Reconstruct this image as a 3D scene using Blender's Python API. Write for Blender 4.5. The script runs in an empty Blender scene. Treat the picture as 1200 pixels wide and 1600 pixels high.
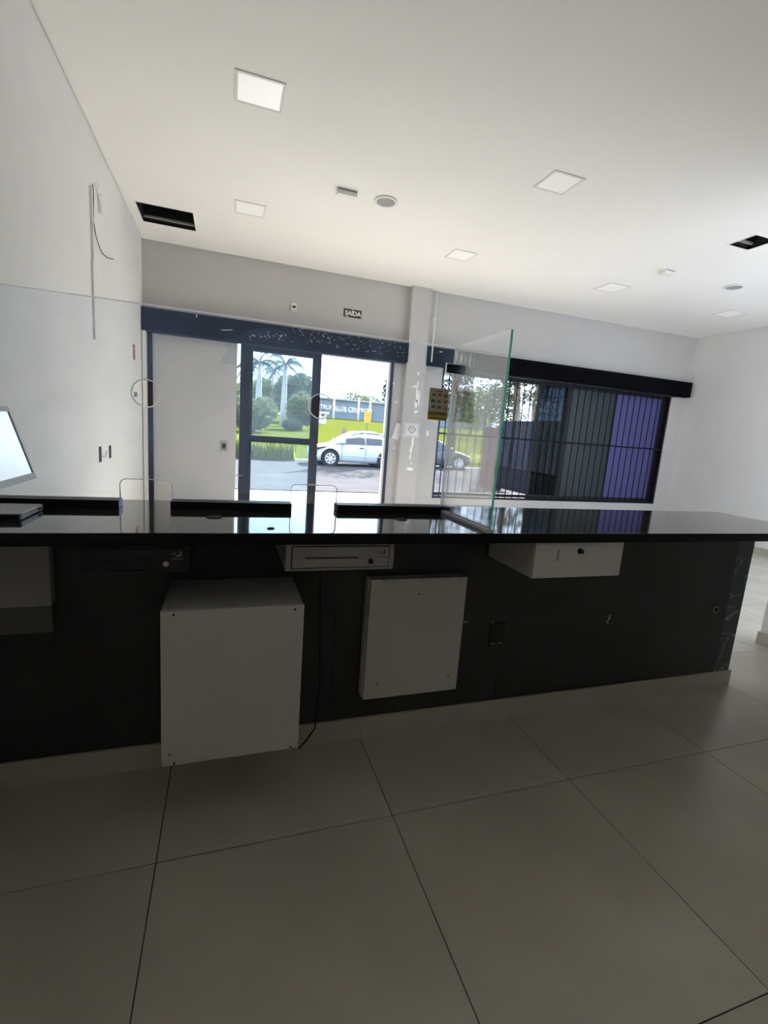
import bpy, bmesh, math, random
from mathutils import Vector, Matrix

random.seed(7)
S = bpy.context.scene
COL = S.collection

# ------------------------------------------------------------------ camera
F_PX, YAW, PITCH, ROLL = 735.0, 0.32964185, 0.16854263, 0.07325461
CAM = Vector((0.0, 0.0, 1.42))
def cam_rows():
    cy, sy = math.cos(YAW), math.sin(YAW); cp, sp = math.cos(PITCH), math.sin(PITCH); cr, sr = math.cos(ROLL), math.sin(ROLL)
    M0 = Matrix(((1, 0, 0), (0, 0, -1), (0, 1, 0)))
    Y = Matrix(((cy, -sy, 0), (sy, cy, 0), (0, 0, 1)))
    P = Matrix(((1, 0, 0), (0, cp, -sp), (0, sp, cp)))
    Z = Matrix(((cr, -sr, 0), (sr, cr, 0), (0, 0, 1)))
    return Z @ P @ M0 @ Y
RM = cam_rows()
camd = bpy.data.cameras.new('camera')
camd.sensor_fit = 'VERTICAL'; camd.sensor_height = 36.0; camd.lens = F_PX / 1600.0 * 36.0
camd.clip_start = 0.05; camd.clip_end = 500
camo = bpy.data.objects.new('camera', camd); COL.objects.link(camo)
rot = Matrix((RM[0], -RM[1], -RM[2])).transposed()
camo.matrix_world = Matrix.Translation(CAM) @ rot.to_4x4()
S.camera = camo

def pix(x, y, ax, v):
    """where the sight line of photo pixel (x, y) meets the plane axis ax = v"""
    d = RM.transposed() @ Vector(((x - 600) / F_PX, (y - 800) / F_PX, 1.0))
    t = (v - CAM[ax]) / d[ax]
    return CAM + d * t

# ------------------------------------------------------------------ light
w = bpy.data.worlds.new('sky'); S.world = w; w.use_nodes = True
bg = w.node_tree.nodes['Background']
bg.inputs[0].default_value = (0.67, 0.82, 1.0, 1); bg.inputs[1].default_value = 5.8
sun = bpy.data.lights.new('sun', 'SUN'); sun.energy = 51.0; sun.angle = math.radians(0.6); sun.color = (1.0, 0.97, 0.935)
suno = bpy.data.objects.new('sun', sun); COL.objects.link(suno)
SUN_AZ, SUN_EL = math.radians(50), math.radians(38)
sd = Vector((math.cos(SUN_AZ) * math.cos(SUN_EL), math.sin(SUN_AZ) * math.cos(SUN_EL), math.sin(SUN_EL)))
suno.rotation_euler = sd.to_track_quat('Z', 'Y').to_euler(); suno.location = (20, 12, 20)

S.view_settings.view_transform = 'Standard'; S.view_settings.look = 'None'
S.view_settings.gamma = 1.0; S.view_settings.use_curve_mapping = False
S.view_settings.exposure = -0.08
S.cycles.use_denoising = True
S.cycles.max_bounces = 14; S.cycles.diffuse_bounces = 8; S.cycles.glossy_bounces = 6
S.cycles.transparent_max_bounces = 24; S.cycles.transmission_bounces = 8
S.cycles.sample_clamp_indirect = 12.0; S.cycles.caustics_reflective = False; S.cycles.caustics_refractive = False

# ------------------------------------------------------------------ materials
MAT = {}
def mat(name, col, rough=0.5, metal=0.0, noise=0.0, nscale=8.0, bump=0.0, bscale=60.0, spec=0.5, emit=None, estr=0.0, col2=None, alpha=None):
    m = bpy.data.materials.new(name); m.use_nodes = True
    nt = m.node_tree; b = nt.nodes['Principled BSDF']
    b.inputs['Base Color'].default_value = (*col, 1); b.inputs['Roughness'].default_value = rough
    b.inputs['Metallic'].default_value = metal; b.inputs['Specular IOR Level'].default_value = spec
    tc = nt.nodes.new('ShaderNodeTexCoord')
    if noise or col2:
        n = nt.nodes.new('ShaderNodeTexNoise'); n.inputs['Scale'].default_value = nscale; n.inputs['Detail'].default_value = 5
        nt.links.new(tc.outputs['Object'], n.inputs['Vector'])
        r = nt.nodes.new('ShaderNodeValToRGB'); r.color_ramp.elements[0].position = 0.3; r.color_ramp.elements[1].position = 0.7
        c2 = col2 if col2 else tuple(min(1, c * (1 + noise)) for c in col)
        c1 = col if col2 else tuple(c * (1 - noise) for c in col)
        r.color_ramp.elements[0].color = (*c1, 1); r.color_ramp.elements[1].color = (*c2, 1)
        nt.links.new(n.outputs['Fac'], r.inputs['Fac']); nt.links.new(r.outputs['Color'], b.inputs['Base Color'])
    if bump:
        n2 = nt.nodes.new('ShaderNodeTexNoise'); n2.inputs['Scale'].default_value = bscale; n2.inputs['Detail'].default_value = 4
        nt.links.new(tc.outputs['Object'], n2.inputs['Vector'])
        bp = nt.nodes.new('ShaderNodeBump'); bp.inputs['Strength'].default_value = bump; bp.inputs['Distance'].default_value = 0.01
        nt.links.new(n2.outputs['Fac'], bp.inputs['Height']); nt.links.new(bp.outputs['Normal'], b.inputs['Normal'])
    if emit:
        b.inputs['Emission Color'].default_value = (*emit, 1); b.inputs['Emission Strength'].default_value = estr
    MAT[name] = m
    return m

def glass(name, tint=(0.93, 0.98, 0.96), haze=0.03, hazecol=(0.6, 0.7, 0.85), refl=1.0, smear=0.0):
    """thin sheet: light passes straight through, Fresnel mirror on top, a film of dust"""
    m = bpy.data.materials.new(name); m.use_nodes = True; nt = m.node_tree
    for n in list(nt.nodes):
        if n.type != 'OUTPUT_MATERIAL': nt.nodes.remove(n)
    out = [n for n in nt.nodes if n.type == 'OUTPUT_MATERIAL'][0]
    tr = nt.nodes.new('ShaderNodeBsdfTransparent'); tr.inputs[0].default_value = (*tint, 1)
    gl = nt.nodes.new('ShaderNodeBsdfGlossy'); gl.inputs['Roughness'].default_value = 0.0; gl.inputs[0].default_value = (1, 1, 1, 1)
    df = nt.nodes.new('ShaderNodeBsdfTranslucent'); df.inputs[0].default_value = (*hazecol, 1)
    fr = nt.nodes.new('ShaderNodeFresnel'); fr.inputs[0].default_value = 1.45
    ml = nt.nodes.new('ShaderNodeMath'); ml.operation = 'MULTIPLY'; ml.inputs[1].default_value = refl
    nt.links.new(fr.outputs[0], ml.inputs[0])
    m1 = nt.nodes.new('ShaderNodeMixShader'); m2 = nt.nodes.new('ShaderNodeMixShader')
    m1.inputs[0].default_value = haze
    if smear:
        tc = nt.nodes.new('ShaderNodeTexCoord'); n = nt.nodes.new('ShaderNodeTexNoise'); n.inputs['Scale'].default_value = 3.0; n.inputs['Detail'].default_value = 8; n.inputs['Distortion'].default_value = 1.5
        nt.links.new(tc.outputs['Object'], n.inputs['Vector'])
        mr = nt.nodes.new('ShaderNodeMapRange'); mr.inputs[1].default_value = 0.4; mr.inputs[2].default_value = 0.8; mr.inputs[3].default_value = haze; mr.inputs[4].default_value = haze + smear
        nt.links.new(n.outputs['Fac'], mr.inputs[0]); nt.links.new(mr.outputs[0], m1.inputs[0])
    nt.links.new(tr.outputs[0], m1.inputs[1]); nt.links.new(df.outputs[0], m1.inputs[2])
    nt.links.new(ml.outputs[0], m2.inputs[0]); nt.links.new(m1.outputs[0], m2.inputs[1]); nt.links.new(gl.outputs[0], m2.inputs[2])
    nt.links.new(m2.outputs[0], out.inputs[0])
    MAT[name] = m
    return m

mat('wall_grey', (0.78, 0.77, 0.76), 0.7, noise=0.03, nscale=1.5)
mat('wall_paint_shaded', (0.53, 0.515, 0.50), 0.75, noise=0.03, nscale=1.5, bump=0.03, bscale=90)  # wall paint darkened, backlit shade of the street wall put into the colour
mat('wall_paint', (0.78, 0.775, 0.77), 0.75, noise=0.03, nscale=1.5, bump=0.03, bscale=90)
mat('bare_plaster', (0.95, 0.95, 0.94), 0.8)
mat('ceiling_paint', (0.88, 0.87, 0.86), 0.85, noise=0.015, nscale=1.2, bump=0.02, bscale=60)
mat('tile', (0.54, 0.505, 0.43), 0.26, noise=0.10, nscale=2.2, bump=0.02, bscale=120, spec=0.4)
mat('grout', (0.05, 0.045, 0.04), 0.9)
mat('skirting', (0.50, 0.465, 0.40), 0.4, noise=0.05, nscale=4)
mat('granite', (0.026, 0.025, 0.025), 0.05, noise=0.5, nscale=160, spec=0.65)
mat('granite_dimmed', (0.010, 0.009, 0.009), 0.35, noise=0.4, nscale=160, spec=0.15)  # darker copy of the granite, shade of the near face put into the colour
mat('base_paint', (0.030, 0.030, 0.031), 0.5, noise=0.2, nscale=5, bump=0.06, bscale=40)
mat('white_melamine', (0.60, 0.585, 0.555), 0.42, noise=0.02, nscale=3)
mat('drawer_white', (0.66, 0.65, 0.62), 0.45, noise=0.03, nscale=6)
mat('pallet_grey', (0.14, 0.135, 0.125), 0.6, noise=0.05, nscale=5)
mat('grey_metal', (0.34, 0.325, 0.30), 0.45, noise=0.05, nscale=6)
mat('black_plastic', (0.010, 0.010, 0.011), 0.35)
mat('black_metal', (0.010, 0.010, 0.013), 0.6, spec=0.12)
mat('fascia_black', (0.006, 0.006, 0.007), 0.8, noise=0.2, nscale=3, spec=0.08)
mat('alu_dark', (0.020, 0.021, 0.028), 0.5, spec=0.2)
mat('alu_bright', (0.75, 0.75, 0.76), 0.3, metal=0.4)
mat('white_plastic', (0.78, 0.78, 0.77), 0.4)
mat('offwhite_plastic', (0.6, 0.59, 0.56), 0.45)
mat('lamp_frame', (0.76, 0.75, 0.76), 0.5)
mat('lamp_diffuser', (0.88, 0.88, 0.87), 0.5, emit=(1, 0.98, 0.95), estr=0.10)
mat('lamp_diffuser_lit', (0.9, 0.9, 0.9), 0.4, emit=(1, 0.98, 0.96), estr=0.35)
mat('speaker_mesh', (0.33, 0.33, 0.34), 0.7, bump=0.2, bscale=400)
mat('void_black', (0.010, 0.011, 0.014), 0.9)
mat('chrome', (0.7, 0.7, 0.7), 0.2, metal=1.0)
mat('red_paint', (0.40, 0.10, 0.08), 0.5)
mat('sign_dark', (0.035, 0.04, 0.035), 0.5)
mat('sign_white', (0.85, 0.86, 0.8), 0.5)
mat('paper_cream', (0.75, 0.70, 0.48), 0.6)
mat('print_grey', (0.22, 0.22, 0.2), 0.6)
mat('print_green', (0.08, 0.17, 0.12), 0.6)
mat('print_red', (0.5, 0.16, 0.09), 0.6)
mat('print_olive', (0.34, 0.29, 0.12), 0.6)
mat('print_yellow', (0.85, 0.62, 0.03), 0.6)
mat('monitor_white', (0.80, 0.82, 0.84), 0.4)
mat('screen_lit', (0.55, 0.6, 0.65), 0.15, emit=(0.80, 0.90, 1.0), estr=0.72)
mat('pos_grey', (0.20, 0.20, 0.21), 0.25, metal=0.2)
mat('pos_silver', (0.62, 0.63, 0.65), 0.35)
def film(name, col, tcol, f):
    m = mat(name, col, 0.4, noise=0.05, nscale=2); nt = m.node_tree
    out = [n for n in nt.nodes if n.type == 'OUTPUT_MATERIAL'][0]; b = nt.nodes['Principled BSDF']
    tl = nt.nodes.new('ShaderNodeBsdfTranslucent'); tl.inputs[0].default_value = (*tcol, 1)
    mx = nt.nodes.new('ShaderNodeMixShader'); mx.inputs[0].default_value = f
    nt.links.new(b.outputs[0], mx.inputs[1]); nt.links.new(tl.outputs[0], mx.inputs[2]); nt.links.new(mx.outputs[0], out.inputs[0])
def edge(name, col, f=0.5):
    m = bpy.data.materials.new(name); m.use_nodes = True; nt = m.node_tree
    out = [n for n in nt.nodes if n.type == 'OUTPUT_MATERIAL'][0]
    tl = nt.nodes.new('ShaderNodeBsdfTranslucent'); tl.inputs[0].default_value = (*col, 1)
    gl = nt.nodes.new('ShaderNodeBsdfGlossy'); gl.inputs[0].default_value = (*col, 1); gl.inputs['Roughness'].default_value = 0.25
    mx = nt.nodes.new('ShaderNodeMixShader'); mx.inputs[0].default_value = f
    nt.links.new(tl.outputs[0], mx.inputs[1]); nt.links.new(gl.outputs[0], mx.inputs[2]); nt.links.new(mx.outputs[0], out.inputs[0])
    MAT[name] = m
edge('glass_edge_pale', (0.97, 0.99, 0.99), 0.5)
film('glass_edge_green', (0.22, 0.92, 0.72), (0.30, 1.0, 0.80), 0.6)
film('residue_highlight', (0.95, 0.95, 0.95), (0.99, 0.99, 0.99), 0.9)  # white film for sticker remains and the painted glass edge highlights
film('film_dark', (0.030, 0.043, 0.049), (0.02, 0.03, 0.036), 0.12)
film('film_blue', (0.13, 0.13, 0.34), (0.055, 0.052, 0.15), 0.3)
# marble with pale veins
m = mat('marble_green', (0.035, 0.055, 0.055), 0.3)
nt = m.node_tree; b = nt.nodes['Principled BSDF']
tc = nt.nodes.new('ShaderNodeTexCoord'); n = nt.nodes.new('ShaderNodeTexNoise'); n.inputs['Scale'].default_value = 2.6; n.inputs['Detail'].default_value = 4; n.inputs['Distortion'].default_value = 1.2
nt.links.new(tc.outputs['Object'], n.inputs['Vector'])
r = nt.nodes.new('ShaderNodeValToRGB'); e = r.color_ramp.elements
e[0].position = 0.0; e[0].color = (0.022, 0.040, 0.040, 1); e[1].position = 1.0; e[1].color = (0.04, 0.065, 0.062, 1)
for p_, c_ in ((0.492, (0.03, 0.05, 0.05, 1)), (0.50, (0.26, 0.32, 0.30, 1)), (0.508, (0.03, 0.05, 0.05, 1))):
    q = e.new(p_); q.color = c_
nt.links.new(n.outputs['Fac'], r.inputs['Fac']); nt.links.new(r.outputs['Color'], b.inputs['Base Color'])
# outdoors
def leafy(name, col, col2, sc):
    m = mat(name, col, 0.8, col2=col2, nscale=sc, spec=0.05); nt = m.node_tree
    out = [n for n in nt.nodes if n.type == 'OUTPUT_MATERIAL'][0]; b = nt.nodes['Principled BSDF']
    ramp = [n for n in nt.nodes if n.type == 'VALTORGB'][0]
    tl = nt.nodes.new('ShaderNodeBsdfTranslucent'); nt.links.new(ramp.outputs[0], tl.inputs[0])
    mx = nt.nodes.new('ShaderNodeMixShader'); mx.inputs[0].default_value = 0.5
    nt.links.new(b.outputs[0], mx.inputs[1]); nt.links.new(tl.outputs[0], mx.inputs[2]); nt.links.new(mx.outputs[0], out.inputs[0])
mat('asphalt', (0.066, 0.063, 0.066), 0.9, noise=0.12, nscale=0.8, spec=0.03)
mat('sidewalk', (0.38, 0.355, 0.31), 0.9, noise=0.08, nscale=1.0, spec=0.03)
mat('kerb', (0.45, 0.43, 0.40), 0.9)
mat('lawn', (0.048, 0.060, 0.008), 0.95, col2=(0.060, 0.068, 0.012), nscale=0.7, spec=0.03)
leafy('grass_blade', (0.13, 0.165, 0.025), (0.20, 0.22, 0.045), 3)
leafy('leaf_mid', (0.08, 0.115, 0.045), (0.13, 0.16, 0.07), 2)
leafy('leaf_pale', (0.12, 0.155, 0.075), (0.18, 0.21, 0.11), 2)
leafy('leaf_dark', (0.02, 0.03, 0.014), (0.04, 0.05, 0.025), 2)
leafy('leaf_blue', (0.075, 0.115, 0.085), (0.12, 0.165, 0.12), 2)
leafy('palm_leaf', (0.055, 0.09, 0.085), (0.09, 0.13, 0.12), 3)
mat('palm_trunk', (0.36, 0.34, 0.34), 0.85, noise=0.15, nscale=6)
mat('bark', (0.16, 0.12, 0.09), 0.9, noise=0.2, nscale=5)
mat('warehouse', (0.17, 0.20, 0.245), 0.8, noise=0.04, nscale=0.5, spec=0.03)
mat('warehouse_roof', (0.30, 0.31, 0.33), 0.7)
mat('letter_white', (0.8, 0.82, 0.85), 0.6)
mat('booth_white', (0.7, 0.7, 0.68), 0.6)
mat('pole_grey', (0.55, 0.56, 0.56), 0.7)
mat('sign_yellow', (0.80, 0.45, 0.01), 0.5)
mat('pallet_wood', (0.30, 0.22, 0.15), 0.9, noise=0.15, nscale=4)
mat('pallet_paint', (0.55, 0.36, 0.08), 0.7)
mat('dark_wall', (0.010, 0.012, 0.018), 0.85, noise=0.15, nscale=3, bump=0.2, bscale=25, spec=0.03)
mat('red_wall', (0.07, 0.026, 0.028), 0.85, noise=0.1, nscale=3, spec=0.03)
mat('car_white', (0.40, 0.47, 0.53), 0.25, spec=0.6)
mat('car_dark', (0.045, 0.05, 0.058), 0.22, spec=0.6)
mat('car_glass', (0.03, 0.03, 0.045), 0.08, spec=0.6)
mat('tyre', (0.014, 0.014, 0.016), 0.85)
mat('rim', (0.62, 0.62, 0.64), 0.35, metal=0.5)
mat('lens', (0.75, 0.76, 0.76), 0.15)
mat('tail_red', (0.35, 0.02, 0.02), 0.25)
def matte(name):
    nt = MAT[name].node_tree; b = nt.nodes['Principled BSDF']; out = [n for n in nt.nodes if n.type == 'OUTPUT_MATERIAL'][0]
    d = nt.nodes.new('ShaderNodeBsdfDiffuse'); d.inputs[0].default_value = b.inputs['Base Color'].default_value
    for l in list(nt.links):
        if l.to_socket == b.inputs['Base Color']: nt.links.new(l.from_socket, d.inputs[0])
        if l.to_socket == b.inputs['Normal']: nt.links.new(l.from_socket, d.inputs['Normal'])
    nt.links.new(d.outputs[0], out.inputs[0])
for n_ in ('asphalt', 'sidewalk', 'lawn', 'dark_wall', 'red_wall', 'warehouse', 'kerb', 'fascia_black'): matte(n_)
glass('glass_counter', (0.985, 0.993, 0.990), 0.034, (0.36, 0.54, 1.0), 0.6, smear=0.05)
glass('glass_door', (0.92, 0.96, 0.985), 0.008, (0.85, 0.95, 1.0), 0.8, smear=0.008)
glass('glass_window', (0.90, 0.90, 0.92), 0.0005, (0.7, 0.8, 1.0), 0.15)
glass('glass_tinted', (0.11, 0.14, 0.16), 0.002, (0.4, 0.55, 0.6), 0.25)
glass('decal_ghost', (0.95, 0.97, 0.99), 0.02, (0.5, 0.7, 1.0), 0.3, smear=0.03)
glass('decal_ring', (0.96, 0.97, 0.985), 0.03, (0.45, 0.65, 1.0), 0.2, smear=0.03)

# ------------------------------------------------------------------ mesh helpers
class MB:
    def __init__(self): self.bm = bmesh.new()
    def box(self, x0, x1, y0, y1, z0, z1):
        vs = [self.bm.verts.new((x, y, z)) for x in (x0, x1) for y in (y0, y1) for z in (z0, z1)]
        for f in ((0, 1, 3, 2), (4, 6, 7, 5), (0, 4, 5, 1), (2, 3, 7, 6), (0, 2, 6, 4), (1, 5, 7, 3)):
            self.bm.faces.new([vs[i] for i in f])
        return self
    def prism(self, pts, d0, d1, ax):
        """polygon pts (u, v) extruded along axis ax from d0 to d1"""
        def P(u, v, d):
            return {0: (d, u, v), 1: (u, d, v), 2: (u, v, d)}[ax]
        a = [self.bm.verts.new(P(u, v, d0)) for u, v in pts]; c = [self.bm.verts.new(P(u, v, d1)) for u, v in pts]
        self.bm.faces.new(a); self.bm.faces.new(c[::-1]); k = len(pts)
        for i in range(k): self.bm.faces.new((a[i], c[i], c[(i + 1) % k], a[(i + 1) % k]))
        return self
    def flat(self, pts, d, ax):
        self.bm.faces.new([self.bm.verts.new({0: (d, u, v), 1: (u, d, v), 2: (u, v, d)}[ax]) for u, v in pts])
        return self
    def tube(self, pts, r, n=8):
        pts = [Vector(p) for p in pts]; rings = []
        rr = r if isinstance(r, (list, tuple)) else [r] * len(pts)
        for i, p in enumerate(pts):
            t = (pts[min(i + 1, len(pts) - 1)] - pts[max(i - 1, 0)]).normalized()
            u = t.orthogonal().normalized() if i == 0 else (pu - t * pu.dot(t)).normalized()
            pu = u; v = t.cross(u)
            rings.append([self.bm.verts.new(p + (u * math.cos(a) + v * math.sin(a)) * rr[i]) for a in [2 * math.pi * k / n for k in range(n)]])
        for a, c in zip(rings, rings[1:]):
            for k in range(n): self.bm.faces.new((a[k], a[(k + 1) % n], c[(k + 1) % n], c[k]))
        self.bm.faces.new(rings[0][::-1]); self.bm.faces.new(rings[-1])
        return self
    def cyl(self, c, ax, r0, r1, h, n=24):
        """disc of radius r0 at c growing to r1 at c + h along the axis"""
        d = Vector([1 if i == ax else 0 for i in range(3)]) * h
        return self.tube([Vector(c), Vector(c) + d], [r0, r1], n)
    def loft(self, rings, cap=True, closed=False):
        R_ = [[self.bm.verts.new(p) for p in r] for r in rings]; k = len(R_[0])
        for a, c in zip(R_, R_[1:]):
            for i in range(k if closed else k - 1):
                self.bm.faces.new((a[i], a[(i + 1) % k], c[(i + 1) % k], c[i]))
        if cap: self.bm.faces.new(R_[0][::-1]); self.bm.faces.new(R_[-1])
        return self
    def bevel(self, w=0.003, seg=2):
        bmesh.ops.bevel(self.bm, geom=list(self.bm.edges), offset=w, segments=seg, affect='EDGES', profile=0.5)
        return self
    def mesh(self, name, m=None, smooth=False):
        bmesh.ops.recalc_face_normals(self.bm, faces=self.bm.faces)
        me = bpy.data.meshes.new(name); self.bm.to_mesh(me); self.bm.free()
        if m: me.materials.append(MAT[m])
        if smooth:
            for p in me.polygons: p.use_smooth = True
        return me
    def build(self, name, m, parent=None, smooth=False):
        o = bpy.data.objects.new(name, self.mesh(name, m, smooth)); COL.objects.link(o)
        if parent is not None:
            o.parent = parent; o.matrix_parent_inverse = Matrix.Translation(-parent.location) if parent.rotation_euler == parent.rotation_euler.__class__() else parent.matrix_basis.inverted()
        return o
def obj(name, me, parent=None, loc=(0, 0, 0)):
    o = bpy.data.objects.new(name, me); COL.objects.link(o); o.location = loc
    if parent is not None: o.parent = parent
    return o
def thing(name, label, cat, loc, group=None):
    o = bpy.data.objects.new(name, None); COL.objects.link(o); o.location = loc; o.empty_display_size = 0.05
    return tag(o, label, cat, group)
def tag(o, label, cat, group=None, kind=None):
    o['label'] = label; o['category'] = cat
    if group: o['group'] = group
    if kind: o['kind'] = kind
    return o
def struct(o, label=None, cat=None):
    o['kind'] = 'structure'
    if label: o['label'] = label; o['category'] = cat
    return o
def box(x0, x1, y0, y1, z0, z1): return MB().box(x0, x1, y0, y1, z0, z1)
def text_mesh(body, size, m, depth=0.002, spacing=1.0, bold=0.0):
    cu = bpy.data.curves.new('lettering', 'FONT'); cu.body = body; cu.size = size; cu.extrude = depth; cu.align_x = 'CENTER'; cu.align_y = 'CENTER'; cu.space_character = spacing
    cu.resolution_u = 3; cu.offset = bold
    t = bpy.data.objects.new('lettering', cu); COL.objects.link(t)
    bpy.context.view_layer.update()
    me = bpy.data.meshes.new_from_object(t.evaluated_get(bpy.context.evaluated_depsgraph_get()))
    bpy.data.objects.remove(t); bpy.data.curves.remove(cu)
    me.materials.clear(); me.materials.append(MAT[m])
    return me
def wall_text(body, size, m, loc, parent, depth=0.002, spacing=1.0, name='lettering', bold=0.0):
    """lettering on a face that looks towards -Y"""
    me = text_mesh(body, size, m, depth, spacing, bold); me.transform(Matrix.Rotation(math.pi / 2, 4, 'X'))
    o = obj(name, me, parent); o.location = Vector(loc) - (parent.location if parent else Vector())
    return o

# ------------------------------------------------------------------ room shell
XL, XR, YF, YB, ZC, ZR = -0.964, 7.716, 6.478, -2.4, 3.40, 3.80
T = 0.16
GX, GY, GT = -0.196, 1.437, 0.809           # tile grid of the floor
fl = struct(box(XL - T, XR + T, YB - T, YF + T, -0.16, -0.004).build('floor', 'grout'), 'beige porcelain tile floor with thin dark joints', 'floor')
i0, i1 = math.floor((XL - GX) / GT), math.ceil((XR - GX) / GT); j0, j1 = math.floor((YB - GY) / GT), math.ceil((YF + T - GY) / GT)
tile_mesh = {}
for i in range(i0, i1):
    for j in range(j0, j1):
        x0, x1 = max(XL, GX + i * GT + 0.0018), min(XR, GX + (i + 1) * GT - 0.0018)
        y0, y1 = max(YB, GY + j * GT + 0.0018), min(YF + T, GY + (j + 1) * GT - 0.0018)
        if x1 - x0 < 0.02 or y1 - y0 < 0.02: continue
        k = (round(x1 - x0, 4), round(y1 - y0, 4))
        if k not in tile_mesh: tile_mesh[k] = box(0, k[0], 0, k[1], -0.008, 0.0).mesh('tile', 'tile')
        obj('tile', tile_mesh[k], fl, (x0, y0, 0))

# ceiling board with the two air-conditioner openings cut out, kept 12 mm off the walls
HOLES = []
a_, b_ = pix(211, 314, 2, ZC), pix(306, 361, 2, ZC); HOLES.append((a_.x, b_.x, a_.y, b_.y))
a_, b_, c_ = pix(1138, 382, 2, ZC), pix(1184, 367, 2, ZC), pix(1165, 390, 2, ZC)
HOLES.append((a_.x, c_.x + 0.02, b_.y, a_.y))
xs = sorted({XL + 0.014, XR - 0.014, *[h[0] for h in HOLES], *[h[1] for h in HOLES]}); ys = sorted({YB + 0.014, YF - 0.014, *[h[2] for h in HOLES], *[h[3] for h in HOLES]})
mb = MB()
for xa, xb in zip(xs, xs[1:]):
    for ya, yb in zip(ys, ys[1:]):
        cx, cy = (xa + xb) / 2, (ya + yb) / 2
        if any(h[0] < cx < h[1] and h[2] < cy < h[3] for h in HOLES): continue
        mb.box(xa, xb, ya, yb, ZC, ZC + 0.015)
ce = struct(mb.build('ceiling', 'ceiling_paint'), 'white plasterboard ceiling with shadow gap', 'ceiling')
mb = MB()
for (xa, xb, ya, yb) in ((XL, XL + .04, YB, YF), (XR - .04, XR, YB, YF), (XL + .04, XR - .04, YF - .04, YF), (XL + .04, XR - .04, YB, YB + .04)): mb.box(xa, xb, ya, yb, ZC + .0155, ZC + .03)
struct(mb.build('trim_5', 'ceiling_paint'), 'recessed shadow gap profile around the ceiling', 'trim')
struct(box(XL - T, XR + T, YB - T, YF + T, ZR, ZR + 0.15).build('trim_1', 'void_black'), 'dark roof slab above the ceiling', 'roof')
HLAB = ['dark rectangular air-conditioner opening in the ceiling near left wall', 'black rectangular ceiling opening at the right edge of the photo']
for h, lab in zip(HOLES, HLAB):
    t = thing('ceiling_opening', lab, 'ceiling opening', ((h[0] + h[1]) / 2, (h[2] + h[3]) / 2, ZC), 'ceiling air openings')
    mb = MB(); d = 0.30; k = 0.006
    mb.box(h[0] - k, h[0], h[2], h[3], ZC + .001, ZC + d).box(h[1], h[1] + k, h[2], h[3], ZC + .001, ZC + d).box(h[0], h[1], h[2] - k, h[2], ZC + .001, ZC + d).box(h[0], h[1], h[3], h[3] + k, ZC + .001, ZC + d).box(h[0], h[1], h[2], h[3], ZC + d, ZC + d + k)
    mb.build('shaft', 'void_black', t)
    mb = MB(); k = 0.014
    mb.box(h[0] - k, h[0], h[2] - k, h[3] + k, ZC - .004, ZC).box(h[1], h[1] + k, h[2] - k, h[3] + k, ZC - .004, ZC).box(h[0], h[1], h[2] - k, h[2], ZC - .004, ZC).box(h[0], h[1], h[3], h[3] + k, ZC - .004, ZC)
    mb.build('rim', 'ceiling_paint', t)
    box(h[0] + .01, h[1] - .01, h[3] - .05, h[3] - .03, ZC + .03, ZC + .05).build('rail', 'grey_metal', t)

struct(box(XL - T, XL, YB - T, YF + T, 0, ZR).build('wall_left', 'wall_paint'), 'white painted side wall at the left', 'wall')
RY0, RY1, RZ0, RZ1 = -1.2, 3.9, 0.60, 2.60        # unseen side window, added to let more daylight into the right half
struct(MB().box(XR, XR + T, YB - T, RY0, 0, ZR).box(XR, XR + T, RY1, YF + T, 0, ZR).box(XR, XR + T, RY0, RY1, 0, RZ0).box(XR, XR + T, RY0, RY1, RZ1, ZR).build('wall_right', 'wall_paint'), 'white painted side wall at the right', 'wall')
BX0, BX1, BZ0, BZ1 = 4.4, 7.5, 0.2, 2.9  # opening of an unseen rear window, added as a daylight source
struct(MB().box(XL, BX0, YB - T, YB, 0, ZR).box(BX1, XR, YB - T, YB, 0, ZR).box(BX0, BX1, YB - T, YB, 0, BZ0).box(BX0, BX1, YB - T, YB, BZ1, ZR).build('wall_back', 'wall_grey'), 'grey painted wall behind the counter area', 'wall')
# street wall: openings for the door (0.11..2.20) and the window (2.96..7.37)
DX0, DX1, WX0, WX1, WZ0, HZ = 0.152, 2.205, 2.962, 7.372, 0.484, 2.42
mb = MB()
mb.box(XL, XR, YF, YF + T, HZ, ZR)                       # above the openings
mb.box(XL, -0.915, YF, YF + T, 0, HZ)                    # nib beside left wall
mb.box(DX1, WX0, YF, YF + T, 0, HZ)                      # between door and window
mb.box(WX0, WX1, YF, YF + T, 0, WZ0)                     # under the window
mb.box(WX1, XR, YF, YF + T, 0, HZ)                       # right nib
struct(mb.build('wall_front', 'wall_paint_shaded'), 'white street wall with door and window openings', 'wall')
p1, p2 = pix(645, 446, 2, ZC), pix(675, 451, 2, ZC)
PILX0, PILX1, PILY = 2.365, 2.645, YF - 0.10
struct(box(PILX0, PILX1, PILY, YF, 0, ZC - 0.002).build('trim_2', 'wall_paint_shaded'), 'white pilaster between the door and the barred window', 'pilaster')
w2 = struct(bpy.data.objects.new('added_window_side', None)); COL.objects.link(w2); w2.location = (XR + .1, 0, RZ0); w2['label'] = 'unseen side window added in the right wall for daylight'; w2['category'] = 'window'
for (ya, yb, za, zb) in ((RY0, RY1, RZ0, RZ0 + .05), (RY0, RY1, RZ1 - .05, RZ1), (RY0, RY0 + .05, RZ0 + .05, RZ1 - .05), (RY1 - .05, RY1, RZ0 + .05, RZ1 - .05), (1.32, 1.38, RZ0 + .05, RZ1 - .05)):
    box(XR + .07, XR + .12, ya, yb, za, zb).build('frame', 'alu_dark', w2)
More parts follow.
